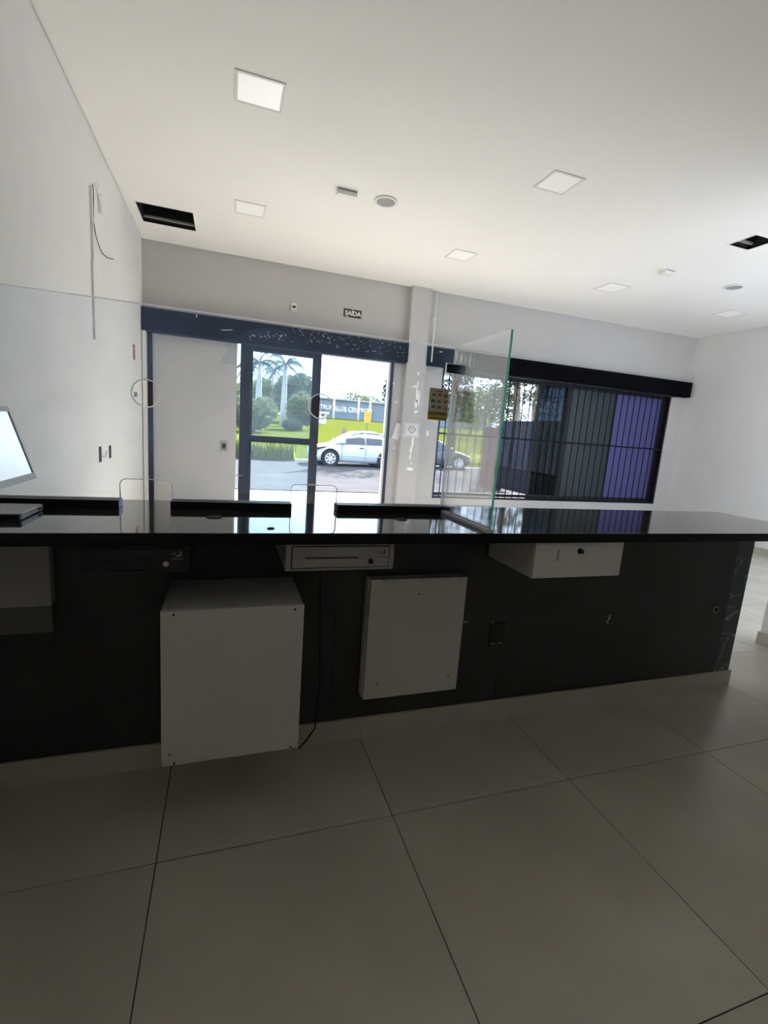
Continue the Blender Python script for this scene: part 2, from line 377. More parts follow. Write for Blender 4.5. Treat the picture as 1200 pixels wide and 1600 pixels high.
for (ya, yb) in ((RY0 + .05, 1.32), (1.38, RY1 - .05)): box(XR + .092, XR + .098, ya, yb, RZ0 + .05, RZ1 - .05).build('pane', 'glass_window', w2)
w3 = struct(bpy.data.objects.new('added_window_rear', None)); COL.objects.link(w3); w3.location = ((BX0 + BX1) / 2, YB - .1, BZ0); w3['label'] = 'unseen rear window added beyond the partition for daylight'; w3['category'] = 'window'
for (xa, xb, za, zb) in ((BX0, BX1, BZ0, BZ0 + .05), (BX0, BX1, BZ1 - .05, BZ1), (BX0, BX0 + .05, BZ0 + .05, BZ1 - .05), (BX1 - .05, BX1, BZ0 + .05, BZ1 - .05), (5.92, 5.98, BZ0 + .05, BZ1 - .05)):
    box(xa, xb, YB - .12, YB - .07, za, zb).build('frame', 'alu_dark', w3)
for (xa, xb) in ((BX0 + .05, 5.92), (5.98, BX1 - .05)): box(xa, xb, YB - .098, YB - .092, BZ0 + .05, BZ1 - .05).build('pane', 'glass_window', w3)
# skirting of side wall and street wall, in tile pieces
def skirting(name, x0, x1, y0, y1, label):
    e_ = bpy.data.objects.new(name, None); COL.objects.link(e_); e_['kind'] = 'structure'; e_['label'] = label; e_['category'] = 'baseboard'
    L = max(x1 - x0, y1 - y0); n = max(1, round(L / GT))
    for i in range(n):
        if x1 - x0 > y1 - y0:
            box(x0 + L * i / n + .001, x0 + L * (i + 1) / n - .001, y0, y1, 0, 0.10).build('skirting_tile', 'skirting', e_)
        else:
            box(x0, x1, y0 + L * i / n + .001, y0 + L * (i + 1) / n - .001, 0, 0.10).build('skirting_tile', 'skirting', e_)
skirting('baseboard_right', XR - 0.012, XR, YB, YF, 'beige tile skirting along the right wall')
skirting('baseboard_left', XL, XL + 0.012, YB, 1.90, 'beige tile skirting along the left wall')
skirting('baseboard_front', WX0, XR - 0.012, YF - 0.012, YF, 'beige tile skirting under the barred window')
# partition whose end shows at the right edge beyond the counter
PX, PY = 3.97, 2.34
struct(box(PX, PX + 0.16, YB, PY, 0, ZC - 0.002).build('wall_partition', 'wall_paint'), 'white partition wall end just past the counter end', 'wall')
skirting('baseboard_partition', PX - 0.012, PX, YB, PY + 0.012, 'beige tile skirting of the partition by the counter end')
skirting('baseboard_partition_end', PX, PX + 0.16, PY, PY + 0.012, 'beige tile skirting across the partition end')

# ------------------------------------------------------------------ street door
fas = box(XL + .002, PILX0 - .002, YF - 0.115, YF - .001, 2.392, 2.642).build('shutter_housing', 'fascia_black')
tag(fas, 'black boxed roller shutter housing above the glass door', 'shutter housing', 'shutter housings')
box(-.915, 2.35, YF - 0.09, YF - 0.03, 2.372, 2.392).build('shutter_slot', 'alu_dark', fas)
mb = box(-0.955, -0.917, YF - 0.11, YF - .001, 0.0, 2.47 - 0.09)
struct(mb.build('trim_3', 'wall_paint'), 'narrow white jamb strip beside the left corner', 'trim')
post = box(-0.912, -0.862, YF - 0.02, YF + 0.10, 0, HZ).build('trim_4', 'alu_dark'); struct(post, 'dark metal post at the left of the white panel', 'post')
pan = box(-0.860, 0.112, YF + 0.005, YF + 0.055, 0, HZ - .002).build('wall_infill', 'wall_paint_shaded'); struct(pan, 'flat white infill panel left of the glass door', 'wall')

def leaf(name, x0, x1, y, label, rail_z, stile=0.075):
    t = struct(bpy.data.objects.new(name, None)); COL.objects.link(t); t.location = ((x0 + x1) / 2, y, 0); t['label'] = label; t['category'] = 'door'
    d = 0.022
    box(x0, x0 + stile, y - d, y + d, 0.005, HZ - .035).build('stile', 'alu_dark', t)
    box(x1 - stile, x1, y - d, y + d, 0.005, HZ - .035).build('stile', 'alu_dark', t)
    box(x0 + stile, x1 - stile, y - d, y + d, 0.005, 0.10).build('bottom_rail', 'alu_dark', t)
    box(x0 + stile, x1 - stile, y - d, y + d, HZ - .10, HZ - .035).build('top_rail', 'alu_dark', t)
    box(x0 + stile, x1 - stile, y - d, y + d, rail_z - .028, rail_z + .028).build('mid_rail', 'alu_dark', t)
    box(x0 + stile, x1 - stile, y - .003, y + .003, 0.10, rail_z - .028).build('pane', 'glass_door', t)
    box(x0 + stile, x1 - stile, y - .003, y + .003, rail_z + .028, HZ - .10).build('pane', 'glass_door', t)
    return t
fr = struct(bpy.data.objects.new('door_frame', None)); COL.objects.link(fr); fr.location = (1.18, YF + .06, 0); fr['label'] = 'dark metal frame around the glass street door'; fr['category'] = 'door frame'
box(DX0, DX0 + 0.034, YF + .0, YF + .14, 0, HZ - .002).build('jamb', 'alu_dark', fr)
box(DX1 - 0.045, DX1 - .002, YF - .015, YF + .10, 0, HZ - .002).build('jamb', 'alu_dark', fr)
box(DX1 - 0.075, DX1 - .046, YF - .01, YF + .05, 0, HZ - .036).build('guide_rail', 'alu_bright', fr)
box(DX0 + 0.034, DX1 - .046, YF + .0, YF + .14, HZ - .034, HZ - .002).build('head', 'alu_dark', fr)
d1 = leaf('door_1', 0.188, 1.150, YF + 0.045, 'glazed dark metal door leaf with mid rail, standing closed', 1.222)
d2 = leaf('door_2', 0.235, 1.200, YF + 0.105, 'second glazed sliding leaf parked behind the closed leaf', 1.19)
mb = MB().tube([(1.185, YF + .075, 1.02), (1.185, YF + .055, 1.03), (1.185, YF + .055, 1.17), (1.185, YF + .075, 1.18)], 0.008)
o = mb.build('door_handle', 'chrome', d2)

# ------------------------------------------------------------------ barred window
fas2 = box(PILX1 + .002, 7.66, YF - 0.115, YF - .001, 2.392, 2.642).build('shutter_housing', 'fascia_black')
tag(fas2, 'long black boxed shutter housing above the barred window', 'shutter housing', 'shutter housings')
box(2.98, 7.36, YF - 0.09, YF - 0.03, 2.372, 2.392).build('shutter_slot', 'alu_dark', fas2)
win = struct(bpy.data.objects.new('window_1', None)); COL.objects.link(win); win.location = ((WX0 + WX1) / 2, YF + .1, WZ0); win['label'] = 'wide sliding shop window with clear, dark and blue-filmed panes'; win['category'] = 'window'
yw0, yw1 = YF + .075, YF + .145
box(WX0, WX1, yw0, yw1, WZ0, WZ0 + .04).build('bottom_track', 'alu_dark', win)
box(WX0, WX1, yw0, yw1, HZ - .045, HZ - .001).build('top_track', 'alu_dark', win)
box(WX0, WX0 + .04, yw0, yw1, WZ0 + .04, HZ - .045).build('side_frame', 'alu_dark', win)
box(WX1 - .04, WX1, yw0, yw1, WZ0 + .04, HZ - .045).build('side_frame', 'alu_dark', win)
def sash(x0, x1, y, pane_mat, thick=0.006):
    s_ = 0.038
    z0, z1 = WZ0 + .04, HZ - .045
    f_ = MB().box(x0, x0 + s_, y - .014, y + .014, z0, z1).box(x1 - s_, x1, y - .014, y + .014, z0, z1).box(x0 + s_, x1 - s_, y - .014, y + .014, z0, z0 + .04).box(x0 + s_, x1 - s_, y - .014, y + .014, z1 - .04, z1).build('sash', 'alu_dark', win)
    box(x0 + s_, x1 - s_, y - thick / 2, y + thick / 2, z0 + .04, z1 - .04).build('pane', pane_mat, f_)
sash(3.002, 4.10, YF + .128, 'glass_window')
sash(4.06, 5.27, YF + .128, 'glass_window')
sash(4.70, 5.28, YF + .095, 'glass_tinted')
sash(5.282, 6.268, YF + .095, 'glass_tinted')
s2 = MB()
sash(6.24, 7.330, YF + .128, 'film_blue')
box(5.322, 6.228, YF + .0885, YF + .0905, WZ0 + .085, HZ - .09).build('dark_film', 'film_dark', win)
# burglar bars, inside of the panes
gr = thing('window_grille', 'black steel burglar bars across the shop window', 'window grille', ((WX0 + WX1) / 2, YF + .03, WZ0))
gy = YF + .032
box(WX0 + .002, WX0 + .032, gy - .016, gy + .016, WZ0, HZ - .002).build('side_bar', 'black_metal', gr)
box(WX1 - .032, WX1 - .002, gy - .016, gy + .016, WZ0, HZ - .002).build('side_bar', 'black_metal', gr)
box(WX0 + .032, WX1 - .032, gy - .016, gy + .016, WZ0 + .001, WZ0 + .034).build('bottom_bar', 'black_metal', gr)
box(WX0 + .032, WX1 - .032, gy - .016, gy + .016, HZ - .036, HZ - .002).build('top_bar', 'black_metal', gr)
box(WX0 + .032, WX1 - .032, gy - .020, gy - .010, 1.449, 1.471).build('cross_bar', 'black_metal', gr)
nb = 33; bar = MB().tube([(0, 0, WZ0 + .034), (0, 0, HZ - .036)], 0.0085, 6).mesh('bar', 'black_metal')
for i in range(nb):
    o = obj('bar', bar, gr); o.location = (WX0 + (WX1 - WX0) * (i + 1) / (nb + 1) - gr.location.x, gy - gr.location.y, -gr.location.z)

# ------------------------------------------------------------------ counter
HT = 1.065; YS0, YS1 = 1.545, 2.172; XE = 3.02; YBASE = 1.91
cnt = thing('service_counter', 'long black granite service counter with dark panelled base', 'counter', (1.05, 2.05, 0))
box(XL + .002, XE, YS0, YS1, HT - 0.04, HT).bevel(0.002, 2).build('worktop', 'granite', cnt).data.materials.append(MAT['granite_dimmed'])
for p in [c for c in cnt.children if c.name.startswith('worktop')][0].data.polygons: p.material_index = 1 if p.normal.y < -.9 else 0
seam_x = [XL + .002, 0.462, 1.32, XE - 0.128]
zmid = pix(970, 950, 1, YBASE).z
for a_, b_ in zip(seam_x, seam_x[1:]):
    cuts = [0.10, HT - 0.041] if a_ < 1.0 else [0.10, zmid, HT - 0.041]
    for z0, z1 in zip(cuts, cuts[1:]):
        box(a_ + .0008, b_ - .0008, YBASE, YBASE + 0.02, z0 + .0008, z1 - .0008).build('front_panel', 'base_paint', cnt)
box(XE - 0.127, XE, YBASE + 0.001, YS1 - 0.03, 0.10, HT - 0.041).build('end_panel', 'marble_green', cnt)
box(XL + .002, XE - .128, YS1 - 0.05, YS1 - 0.03, 0.0, HT - 0.041).build('customer_side_panel', 'marble_green', cnt)
k = 0.012
jx = [XL + .002, GX, GX + GT, GX + 2 * GT, GX + 3 * GT, XE + k]
for a_, b_ in zip(jx, jx[1:]):
    if b_ - a_ > .02: box(a_ + .001, b_ - .001, YBASE - k, YBASE - .001, 0, 0.104).build('skirting_tile', 'skirting', cnt)
box(XE + .001, XE + k, YBASE, YS1 - .03, 0, 0.104).build('skirting_tile', 'skirting', cnt)
# rebated sill under the glass
SY0, SY1, SZ = 1.962, 2.034, HT + 0.030
NOTCH = [(-0.380, -0.203), (0.262, 0.458)]
sx = [XL + .002, NOTCH[0][0], NOTCH[0][1], NOTCH[1][0], NOTCH[1][1], 1.000]
for a_, b_ in ((sx[0], sx[1]), (sx[2], sx[3]), (sx[4], sx[5])):
    box(a_, b_, SY0, SY1, HT + .0002, SZ).bevel(0.0015, 1).build('glass_sill', 'granite_dimmed', cnt)
box(0.950, 0.980, YS0 + .001, SY0 - .001, HT + .0002, HT + .016).bevel(0.0015, 1).build('pale_return_sill', 'pos_silver', cnt)  # return sill, coloured pale to paint in the reflection along it
# scuffs and old fixings on the dark base
for (x, y, rx, rz, a) in ((952, 965, .006, .020, -.3), (771, 975, .008, .016, .6), (727, 972, .014, .004, 0), (949, 972, .004, .012, .5)):
    p = pix(x, y, 1, YBASE); pts = [(p.x + rx * math.cos(t_) * math.cos(a) - rz * math.sin(t_) * math.sin(a), p.z + rx * math.cos(t_) * math.sin(a) + rz * math.sin(t_) * math.cos(a)) for t_ in [2 * math.pi * i / 7 for i in range(7)]]
    MB().prism(pts, YBASE - .0012, YBASE - .0002, 1).build('paint_chip', 'skirting', cnt)
p = pix(1118, 952, 1, YBASE)
MB().cyl((p.x, YBASE - .004, p.z), 1, .022, .022, .0038, 16).build('cable_grommet', 'grey_metal', cnt)
MB().cyl((p.x, YBASE - .006, p.z), 1, .014, .014, .002, 16).build('cable_hole', 'void_black', cnt)
p = pix(776, 990, 1, YBASE)
mb = box(p.x - .045, p.x + .045, YBASE - .008, YBASE - .0002, p.z - .06, p.z + .06).bevel(.003, 1)
sk = mb.build('socket_plate', 'black_plastic', cnt)
for s in (-1, 1): box(p.x + s * .02 - .012, p.x + s * .02 + .012, YBASE - .0095, YBASE - .008, p.z - .05, p.z - .046).build('socket_mark', 'grey_metal', sk)
# cable holes of the worktop
for (x, y, r_) in ((335, 808, .030), (423, 826, .013), (627, 812, .026)):
    p = pix(x, y, 2, HT); MB().cyl((p.x, p.y, HT + .0003), 2, r_, r_ * .9, .0025, 20).build('cable_hole', 'void_black', cnt)

# ------------------------------------------------------------------ glass screen on the counter
GYC, GTH, GZ = 2.000, 0.010, 1.814; GXR = 0.965
def arc(cx, cz, r_, a0, a1, n=6): return [(cx + r_ * math.cos(math.radians(a0 + (a1 - a0) * i / n)), cz + r_ * math.sin(math.radians(a0 + (a1 - a0) * i / n))) for i in range(n + 1)]
NZ = 1.172; nr = 0.022
outline = [(XL + .004, SZ), (NOTCH[0][0], SZ)] + arc(NOTCH[0][0] + nr, NZ - nr, nr, 180, 90) + arc(NOTCH[0][1] - nr, NZ - nr, nr, 90, 0) + [(NOTCH[0][1], SZ), (NOTCH[1][0], SZ)] + arc(NOTCH[1][0] + nr, NZ - nr, nr, 180, 90) + arc(NOTCH[1][1] - nr, NZ - nr, nr, 90, 0) + [(NOTCH[1][1], SZ), (GXR + .005, SZ), (GXR + .005, GZ), (XL + .004, GZ)]
CIRC = [(-0.287, 1.497, .0475), (0.370, 1.505, .0475)]
def glass_sheet(outline, holes, y0, y1):
    """one pane: faces of the first material, rim and hole edges of the second"""
    cu = bpy.data.curves.new('pane', 'CURVE'); cu.dimensions = '2D'; cu.fill_mode = 'BOTH'
    def spl(pts):
        s = cu.splines.new('POLY'); s.points.add(len(pts) - 1); s.use_cyclic_u = True
        for q, (x, z) in zip(s.points, pts): q.co = (x, z, 0, 1)
    spl(outline)
    for (cx, cz, r_) in holes: spl([(cx + r_ * math.cos(2 * math.pi * i / 40), cz + r_ * math.sin(2 * math.pi * i / 40)) for i in range(40)])
    cu.extrude = (y1 - y0) / 2
    o = bpy.data.objects.new('pane', cu); COL.objects.link(o); bpy.context.view_layer.update()
    me = bpy.data.meshes.new_from_object(o.evaluated_get(bpy.context.evaluated_depsgraph_get()))
    bpy.data.objects.remove(o); bpy.data.curves.remove(cu)
    me.transform(Matrix.Translation((0, (y0 + y1) / 2, 0)) @ Matrix.Rotation(math.pi / 2, 4, 'X'))
    me.materials.clear(); me.materials.append(MAT['glass_counter']); me.materials.append(MAT['glass_edge_pale'])
    for p in me.polygons: p.material_index = 0 if abs(p.normal.y) > 0.7 else 1
    return me
scr = thing('glass_screen', 'tall clear glass screen with pass-through notches on the counter', 'glass screen', (0.0, GYC, SZ))
def child_world(name, me, parent):
    o = obj(name, me, parent); o.location = -parent.location; return o
child_world('long_pane', glass_sheet(outline, CIRC, GYC - GTH / 2, GYC + GTH / 2), scr)
mb = box(GXR - GTH / 2, GXR + GTH / 2, YS0 + .004, GYC - GTH / 2 - .0008, HT + .016, GZ)
rp = mb.build('return_pane', 'glass_counter', scr); rp.data.materials.append(MAT['glass_edge_pale']); rp.data.materials.append(MAT['glass_edge_green'])
for p in rp.data.polygons: p.material_index = 0 if abs(p.normal.x) > .7 else (2 if p.normal.y < -.7 else 1)
yg0 = GYC - GTH / 2 - .0006  # white strips below paint in the light caught along the glass edges
for (cx, cz, r_) in CIRC:
    mb = MB()
    for i in range(40):
        a0, a1 = 2 * math.pi * i / 40, 2 * math.pi * (i + 1) / 40
        mb.flat([(cx + (r_ + .0003) * math.cos(a0), cz + (r_ + .0003) * math.sin(a0)), (cx + (r_ + .005) * math.cos(a0), cz + (r_ + .005) * math.sin(a0)), (cx + (r_ + .005) * math.cos(a1), cz + (r_ + .005) * math.sin(a1)), (cx + (r_ + .0003) * math.cos(a1), cz + (r_ + .0003) * math.sin(a1))], yg0, 1)
    mb.build('hole_edge_highlight', 'residue_highlight', scr)
for (xa, xb) in NOTCH:
    e_ = .0035
    pin = [(xa, SZ)] + arc(xa + nr, NZ - nr, nr, 180, 90) + arc(xb - nr, NZ - nr, nr, 90, 0) + [(xb, SZ)]
    pout = [(xa - e_, SZ)] + arc(xa + nr, NZ - nr, nr + e_, 180, 90) + arc(xb - nr, NZ - nr, nr + e_, 90, 0) + [(xb + e_, SZ)]
    mb = MB()
    for i in range(len(pin) - 1): mb.flat([pin[i], pout[i], pout[i + 1], pin[i + 1]], yg0, 1)
    mb.build('notch_edge_highlight', 'residue_highlight', scr)
MB().flat([(XL + .004, GZ - .0045), (GXR + .005, GZ - .0045), (GXR + .005, GZ), (XL + .004, GZ)], yg0, 1).build('top_edge_highlight', 'residue_highlight', scr)
# corner clamp
cz_ = pix(708, 577, 1, GYC).z
mb = box(GXR - .040, GXR + .007, GYC - .022, GYC - .0062, cz_ - .020, cz_ + .020).bevel(.005, 2)
cl = mb.build('corner_clamp', 'black_plastic', scr)
box(GXR - .043, GXR + .004, GYC - .0068, GYC - .0056, cz_ - .023, cz_ + .023).build('clamp_pad', 'residue_highlight', cl)
# ghost of a round decal
dcx, dcz = 0.162, 1.555
ring = MB(); n = 64
for r0, r1, nm in ((0.0, 0.208, 'g'), (0.208, 0.232, 'r')):
    mb = MB(); y = GYC - GTH / 2 - .0008
    if r0 == 0: mb.prism([(dcx + r1 * math.cos(2 * math.pi * i / n), dcz + r1 * math.sin(2 * math.pi * i / n)) for i in range(n) if 20 < 360 * i / n < 160], y - .0003, y, 1)
    else:
        for i in range(n):
            a0, a1 = 2 * math.pi * i / n, 2 * math.pi * (i + 1) / n
            if not (12 < 360 * i / n < 138): continue
            mb.prism([(dcx + r0 * math.cos(a0), dcz + r0 * math.sin(a0)), (dcx + r1 * math.cos(a0), dcz + r1 * math.sin(a0)), (dcx + r1 * math.cos(a1), dcz + r1 * math.sin(a1)), (dcx + r0 * math.cos(a1), dcz + r0 * math.sin(a1))], y - .0003, y, 1)
    mb.build('decal_ghost', 'decal_ghost' if nm == 'g' else 'decal_ring', scr)
# torn sticker remains
rnd = random.Random(3); mb = MB(); yg = GYC - GTH / 2 - .0006
peel_p, peel_w = MB(), MB()           # bare white patches where paint came off the pilaster and wall
def blot(px, py, rx, ry, lean=0.0):
    k = rnd.randint(6, 9); pts = []; pl, tgt = yg, mb
    if 603 < px < 672 and py > 575:
        pl, tgt = (PILY - .0008, peel_p) if PILX0 + .02 < pix(px, py, 1, PILY).x < PILX1 - .02 else (YF - .0008, peel_w)
    for i in range(k):
        a = 2 * math.pi * i / k; f = rnd.uniform(.55, 1.1)
        x = rx * f * math.cos(a); y = ry * f * math.sin(a)
        q = pix(px + x + lean * y, py + y, 1, pl)
        pts.append((min(max(q.x, PILX0 + .002), PILX1 - .002) if tgt is peel_p else q.x, q.z))
    tgt.flat(pts, pl, 1)
for (px, py, rx, ry, ln) in ((654, 584, 2, 4, 0), (653, 600, 1.6, 6, -.1), (648, 604, 5, 2.2, 0), (652, 617, 2.6, 14, -.06), (655, 622, 1.4, 14, -.08), (650, 630, 2.2, 8, 0), (650, 643, 3.5, 4, 0), (646, 672, 2.4, 10, -.1), (645, 690, 2.2, 12, -.1), (642, 703, 2.8, 8, 0), (641, 714, 1.6, 6, -.1), (642, 724, 1.2, 2, 0), (641, 733, 6, 3.4, 0), (613, 599, 5.5, 2.4, .3), (619, 628, 3, 1.6, 0), (608, 630, 2, 1, 0), (600, 622, 2.6, 2, 0), (600, 682, 4, 1.2, 0), (607, 687, 2, 1.8, 0), (616, 700, 2.6, 1, 0), (668, 677, 2, 6, 0), (689, 550, 3, 1.2, .3), (699, 586, 5, 1.2, 0), (352, 515.5, 13, 0.8, 0), (307, 493, 1, 4, 0), (364, 743, 19, 0.9, 0), (722, 619, 3, 2, 0), (721, 560, 1.6, 10, -.1), (735, 562, 1.2, 14, -.1), (714, 556, 1.5, 12, -.1), (488, 757, 12, 0.8, 0)):
    blot(px, py, rx, ry, ln)
for i in range(85):
    px = rnd.uniform(455, 632); py = 506 + (px - 443) * .142 + rnd.uniform(2, 26); blot(px, py, rnd.uniform(.4, 1.1), rnd.uniform(.4, 1.2))
for i in range(26):
    px = rnd.uniform(388, 450); blot(px, 523 + rnd.uniform(-5, 6) + abs(px - 420) * .12, rnd.uniform(.5, 1.4), rnd.uniform(.5, 2))
o = mb.build('sticker_residue', 'residue_highlight', scr); o['kind'] = 'stuff'
o = peel_p.build('peeled_paint', 'bare_plaster', bpy.data.objects['trim_2']); o['kind'] = 'stuff'
o = peel_w.build('peeled_paint', 'bare_plaster', bpy.data.objects['wall_front']); o['kind'] = 'stuff'
# payment card hung on the glass
a_, b_, c_, d_ = [pix(x, y, 1, yg) for x, y in ((671, 605), (702, 609), (668, 655), (697, 658))]
pc = thing('payment_card', 'small cream card of payment icons with yellow foot, stuck on the glass', 'card', ((a_.x + b_.x) / 2, yg, c_.z))
X0, X1, Z0, Z1 = (a_.x + c_.x) / 2, (b_.x + d_.x) / 2, (c_.z + d_.z) / 2, (a_.z + b_.z) / 2
W_, H_ = X1 - X0, Z1 - Z0
box(X0, X1, yg - .0022, yg - .0012, Z0, Z1).build('sheet', 'paper_cream', pc)
def patch(u0, u1, v0, v1, m_, nm='icon'): box(X0 + u0 * W_, X0 + u1 * W_, yg - .0026, yg - .0021, Z0 + v0 * H_, Z0 + v1 * H_).build(nm, m_, pc)
patch(.30, .70, .89, .925, 'print_grey', 'heading')
for (u, v, m_) in ((.14, .79, 'print_grey'), (.44, .80, 'print_red'), (.74, .79, 'print_grey'), (.12, .60, 'print_green'), (.43, .585, 'print_grey'), (.76, .60, 'print_olive'), (.16, .42, 'print_grey'), (.46, .41, 'print_green'), (.76, .40, 'print_olive')):
    s = .10 if m_ != 'print_grey' else .09
    patch(u, u + .19, v - .045, v + .045, m_)
patch(0, 1, .155, .27, 'print_olive', 'band'); patch(0, 1, 0, .15, 'print_yellow', 'band'); patch(.1, .9, .05, .08, 'print_olive', 'line_of_print')

# ------------------------------------------------------------------ things under and on the counter
def cash_drawer(name, x0, x1, z0, z1, body_mat, label, face_mat, logo_mat, depth=0.33):
    yf = YS0 + .028
    t = thing(name, label, 'cash drawer', ((x0 + x1) / 2, yf + depth / 2, z0), 'cash drawers under the worktop')
    box(x0, x1, yf, yf + depth, z0, z1).bevel(.003, 2).build('housing', body_mat, t)
    a = .022
    dr = box(x0 + a, x1 - a, yf - .005, yf + .004, z0 + .012, z1 - .012).bevel(.002, 1).build('drawer_front', face_mat, t)
    box(x0 + a - .003, x1 - a + .003, yf - .0012, yf + .002, z0 + .009, z1 - .009).build('drawer_gap', 'void_black', t)
    xa = x0 + (x1 - x0) * .17; xb = x0 + (x1 - x0) * .65
    box(xa, xb, yf - .0065, yf - .0045, (z0 + z1) / 2 - .004, (z0 + z1) / 2).build('cheque_slot', 'void_black', dr)
    lx = x0 + (x1 - x0) * .77; lz = z0 + (z1 - z0) * .33
    lk = MB().cyl((lx, yf - .012, lz), 1, .009, .0095, .008, 16).build('lock', 'black_plastic' if body_mat != 'black_plastic' else 'chrome', dr)
    gx = x0 + (x1 - x0) * .88; gz = z0 + (z1 - z0) * .68
    mb = MB().tube([(gx + .009 * math.cos(q), yf - .0055, gz + .008 * math.sin(q)) for q in [math.radians(-150 + i * 24) for i in range(10)]], [.0006 + .0022 * math.sin(math.pi * i / 9) for i in range(10)], 5)
    mb.tube([(gx - .018, yf - .0055, gz - .002), (gx - .006, yf - .0055, gz + .002)], .0014, 5)
    mb.box(gx - .018, gx + .02, yf - .0058, yf - .005, gz - .018, gz - .0165)
    mb.build('logo', logo_mat, dr)
    return t
p0, p1 = pix(447, 851, 1, YS0 + .028), pix(614, 889, 1, YS0 + .028)
cash_drawer('cash_drawer', p0.x, p1.x, p1.z, HT - .042, 'grey_metal', 'light grey cash drawer with slot mounted under the counter middle', 'grey_metal', 'black_plastic')
p0, p1 = pix(122, 851, 1, YS0 + .028), pix(298, 893, 1, YS0 + .028)
cash_drawer('cash_drawer', p0.x, p1.x, p1.z, HT - .042, 'black_plastic', 'black cash drawer under the counter above the large white cabinet', 'black_plastic', 'grey_metal')
# white till box at the right
yd = 1.562
a_, b_ = pix(831, 904, 1, yd), pix(969, 898, 1, yd)
db = thing('till_box', 'white wooden till box with black lock under the counter right half', 'drawer box', ((a_.x + b_.x) / 2, 1.74, a_.z))
x0, x1, z0 = a_.x, b_.x - .006, a_.z
mb = MB().box(x0, x0 + .015, yd + .016, YBASE - .002, z0, HT - .042).box(x1 - .015, x1, yd + .016, YBASE - .002, z0, HT - .042).box(x0 + .015, x1 - .015, yd + .016, YBASE - .002, z0, z0 + .012).box(x0 + .015, x1 - .015, YBASE - .014, YBASE - .002, z0 + .012, HT - .042)
mb.build('carcass', 'white_melamine', db)
df = box(x0, x1, yd, yd + .015, z0, HT - .043).bevel(.0012, 1).build('drawer_front', 'drawer_white', db)
p = pix(906, 861, 1, yd)
MB().cyl((p.x, yd - .004, p.z), 1, .012, .012, .004, 20).build('lock_collar', 'black_metal', df)
MB().cyl((p.x - .002, yd - .020, p.z + .001), 1, .008, .0085, .016, 16).build('lock', 'black_plastic', df)
p = pix(872, 868, 1, yd); box(p.x - .005, p.x + .004, yd - .0005, yd, p.z - .024, p.z + .026).build('smudge', 'grey_metal', df)
# large white cabinet hung below the worktop
yc = 1.589
a_, b_ = pix(250, 955, 1, yc), pix(474, 946, 1, yc); z0 = 0.229; z1 = .794
cb = thing('computer_cabinet', 'large white box cabinet hung on the dark base below the counter', 'cabinet', ((a_.x + b_.x) / 2, 1.75, z0))
x0, x1 = a_.x, b_.x + .004
mb = MB().box(x0 + .002, x0 + .018, yc + .018, YBASE - .001, z0 + .004, z1).box(x1 - .018, x1 - .002, yc + .018, YBASE - .001, z0 + .004, z1).box(x0 + .018, x1 - .018, yc + .018, YBASE - .001, z1 - .016, z1).box(x0 + .018, x1 - .018, yc + .018, YBASE - .001, z0 + .004, z0 + .02)
mb.build('carcass', 'white_melamine', cb)
fp = box(x0, x1, yc, yc + .017, z0, z1).bevel(.0015, 1).build('front_panel', 'white_melamine', cb)
for (x, y) in ((271, 961), (461, 952), (272, 1193), (454, 1167)):
    p = pix(x, y, 1, yc); MB().cyl((p.x, yc - .0012, p.z), 1, .0036, .004, .0011, 10).build('screw', 'black_metal', fp)
p = pix(265, 1179, 1, yc); MB().cyl((p.x, yc - .0012, p.z), 1, .004, .0045, .0011, 10).build('screw_hole', 'bark', fp)
pp = [pix(466, 1170, 1, 1.86), pix(478, 1158, 1, 1.88), pix(492, 1138, 1, 1.895)]
cord = MB().tube([Vector(q) for q in pp] + [Vector((pp[-1].x + .012, 1.900, .30)), Vector((pp[-1].x + .0, 1.902, .6)), Vector((pp[-1].x - .01, 1.902, .9))], .0035, 6).build('power_cord', 'black_plastic', cb, True)
# flat white service door
yp = YBASE - .062
a_, b_, c_, d_ = [pix(x, y, 1, yp) for x, y in ((577, 907), (730, 901), (570, 1093), (713, 1077))]
sp_ = thing('wall_cabinet', 'shallow white cabinet with screwed front, right of the large white box', 'cabinet', ((a_.x + b_.x) / 2, YBASE - .03, c_.z))
x0, x1, z0, z1 = (a_.x + c_.x) / 2, (b_.x + d_.x) / 2, (c_.z + d_.z) / 2, (a_.z + b_.z) / 2
mb = MB().box(x0 - .006, x0 + .012, yp + .021, YBASE - .001, z0 + .002, z1 - .002).box(x1 - .016, x1 - .001, yp + .021, YBASE - .001, z0 + .002, z1 - .002).box(x0 + .012, x1 - .016, yp + .021, YBASE - .001, z1 - .018, z1 - .002).box(x0 + .012, x1 - .016, yp + .021, YBASE - .001, z0 + .002, z0 + .018)
mb.build('carcass', 'white_melamine', sp_)
fp = box(x0, x1, yp, yp + .016, z0, z1).bevel(.0012, 1).build('front_panel', 'white_melamine', sp_)
box(x0 + .0006, x1 - .0006, yp + .0161, yp + .0208, z0 + .001, z1 - .001).build('shadow_gap', 'void_black', sp_)
for (x, y) in ((655, 928), (589, 1069), (700, 1055)):
    p = pix(x, y, 1, yp); MB().cyl((p.x, yp - .0015, p.z), 1, .0055, .006, .0014, 12).build('screw_cap', 'print_grey', fp)
for x in (599, 659, 718):
    p = pix(x, 907, 1, yp); MB().tube([(p.x - .006, yp - .001, p.z + .006), (p.x + .006, yp - .001, p.z - .008)], .0018, 5).build('saw_mark', 'print_grey', fp)
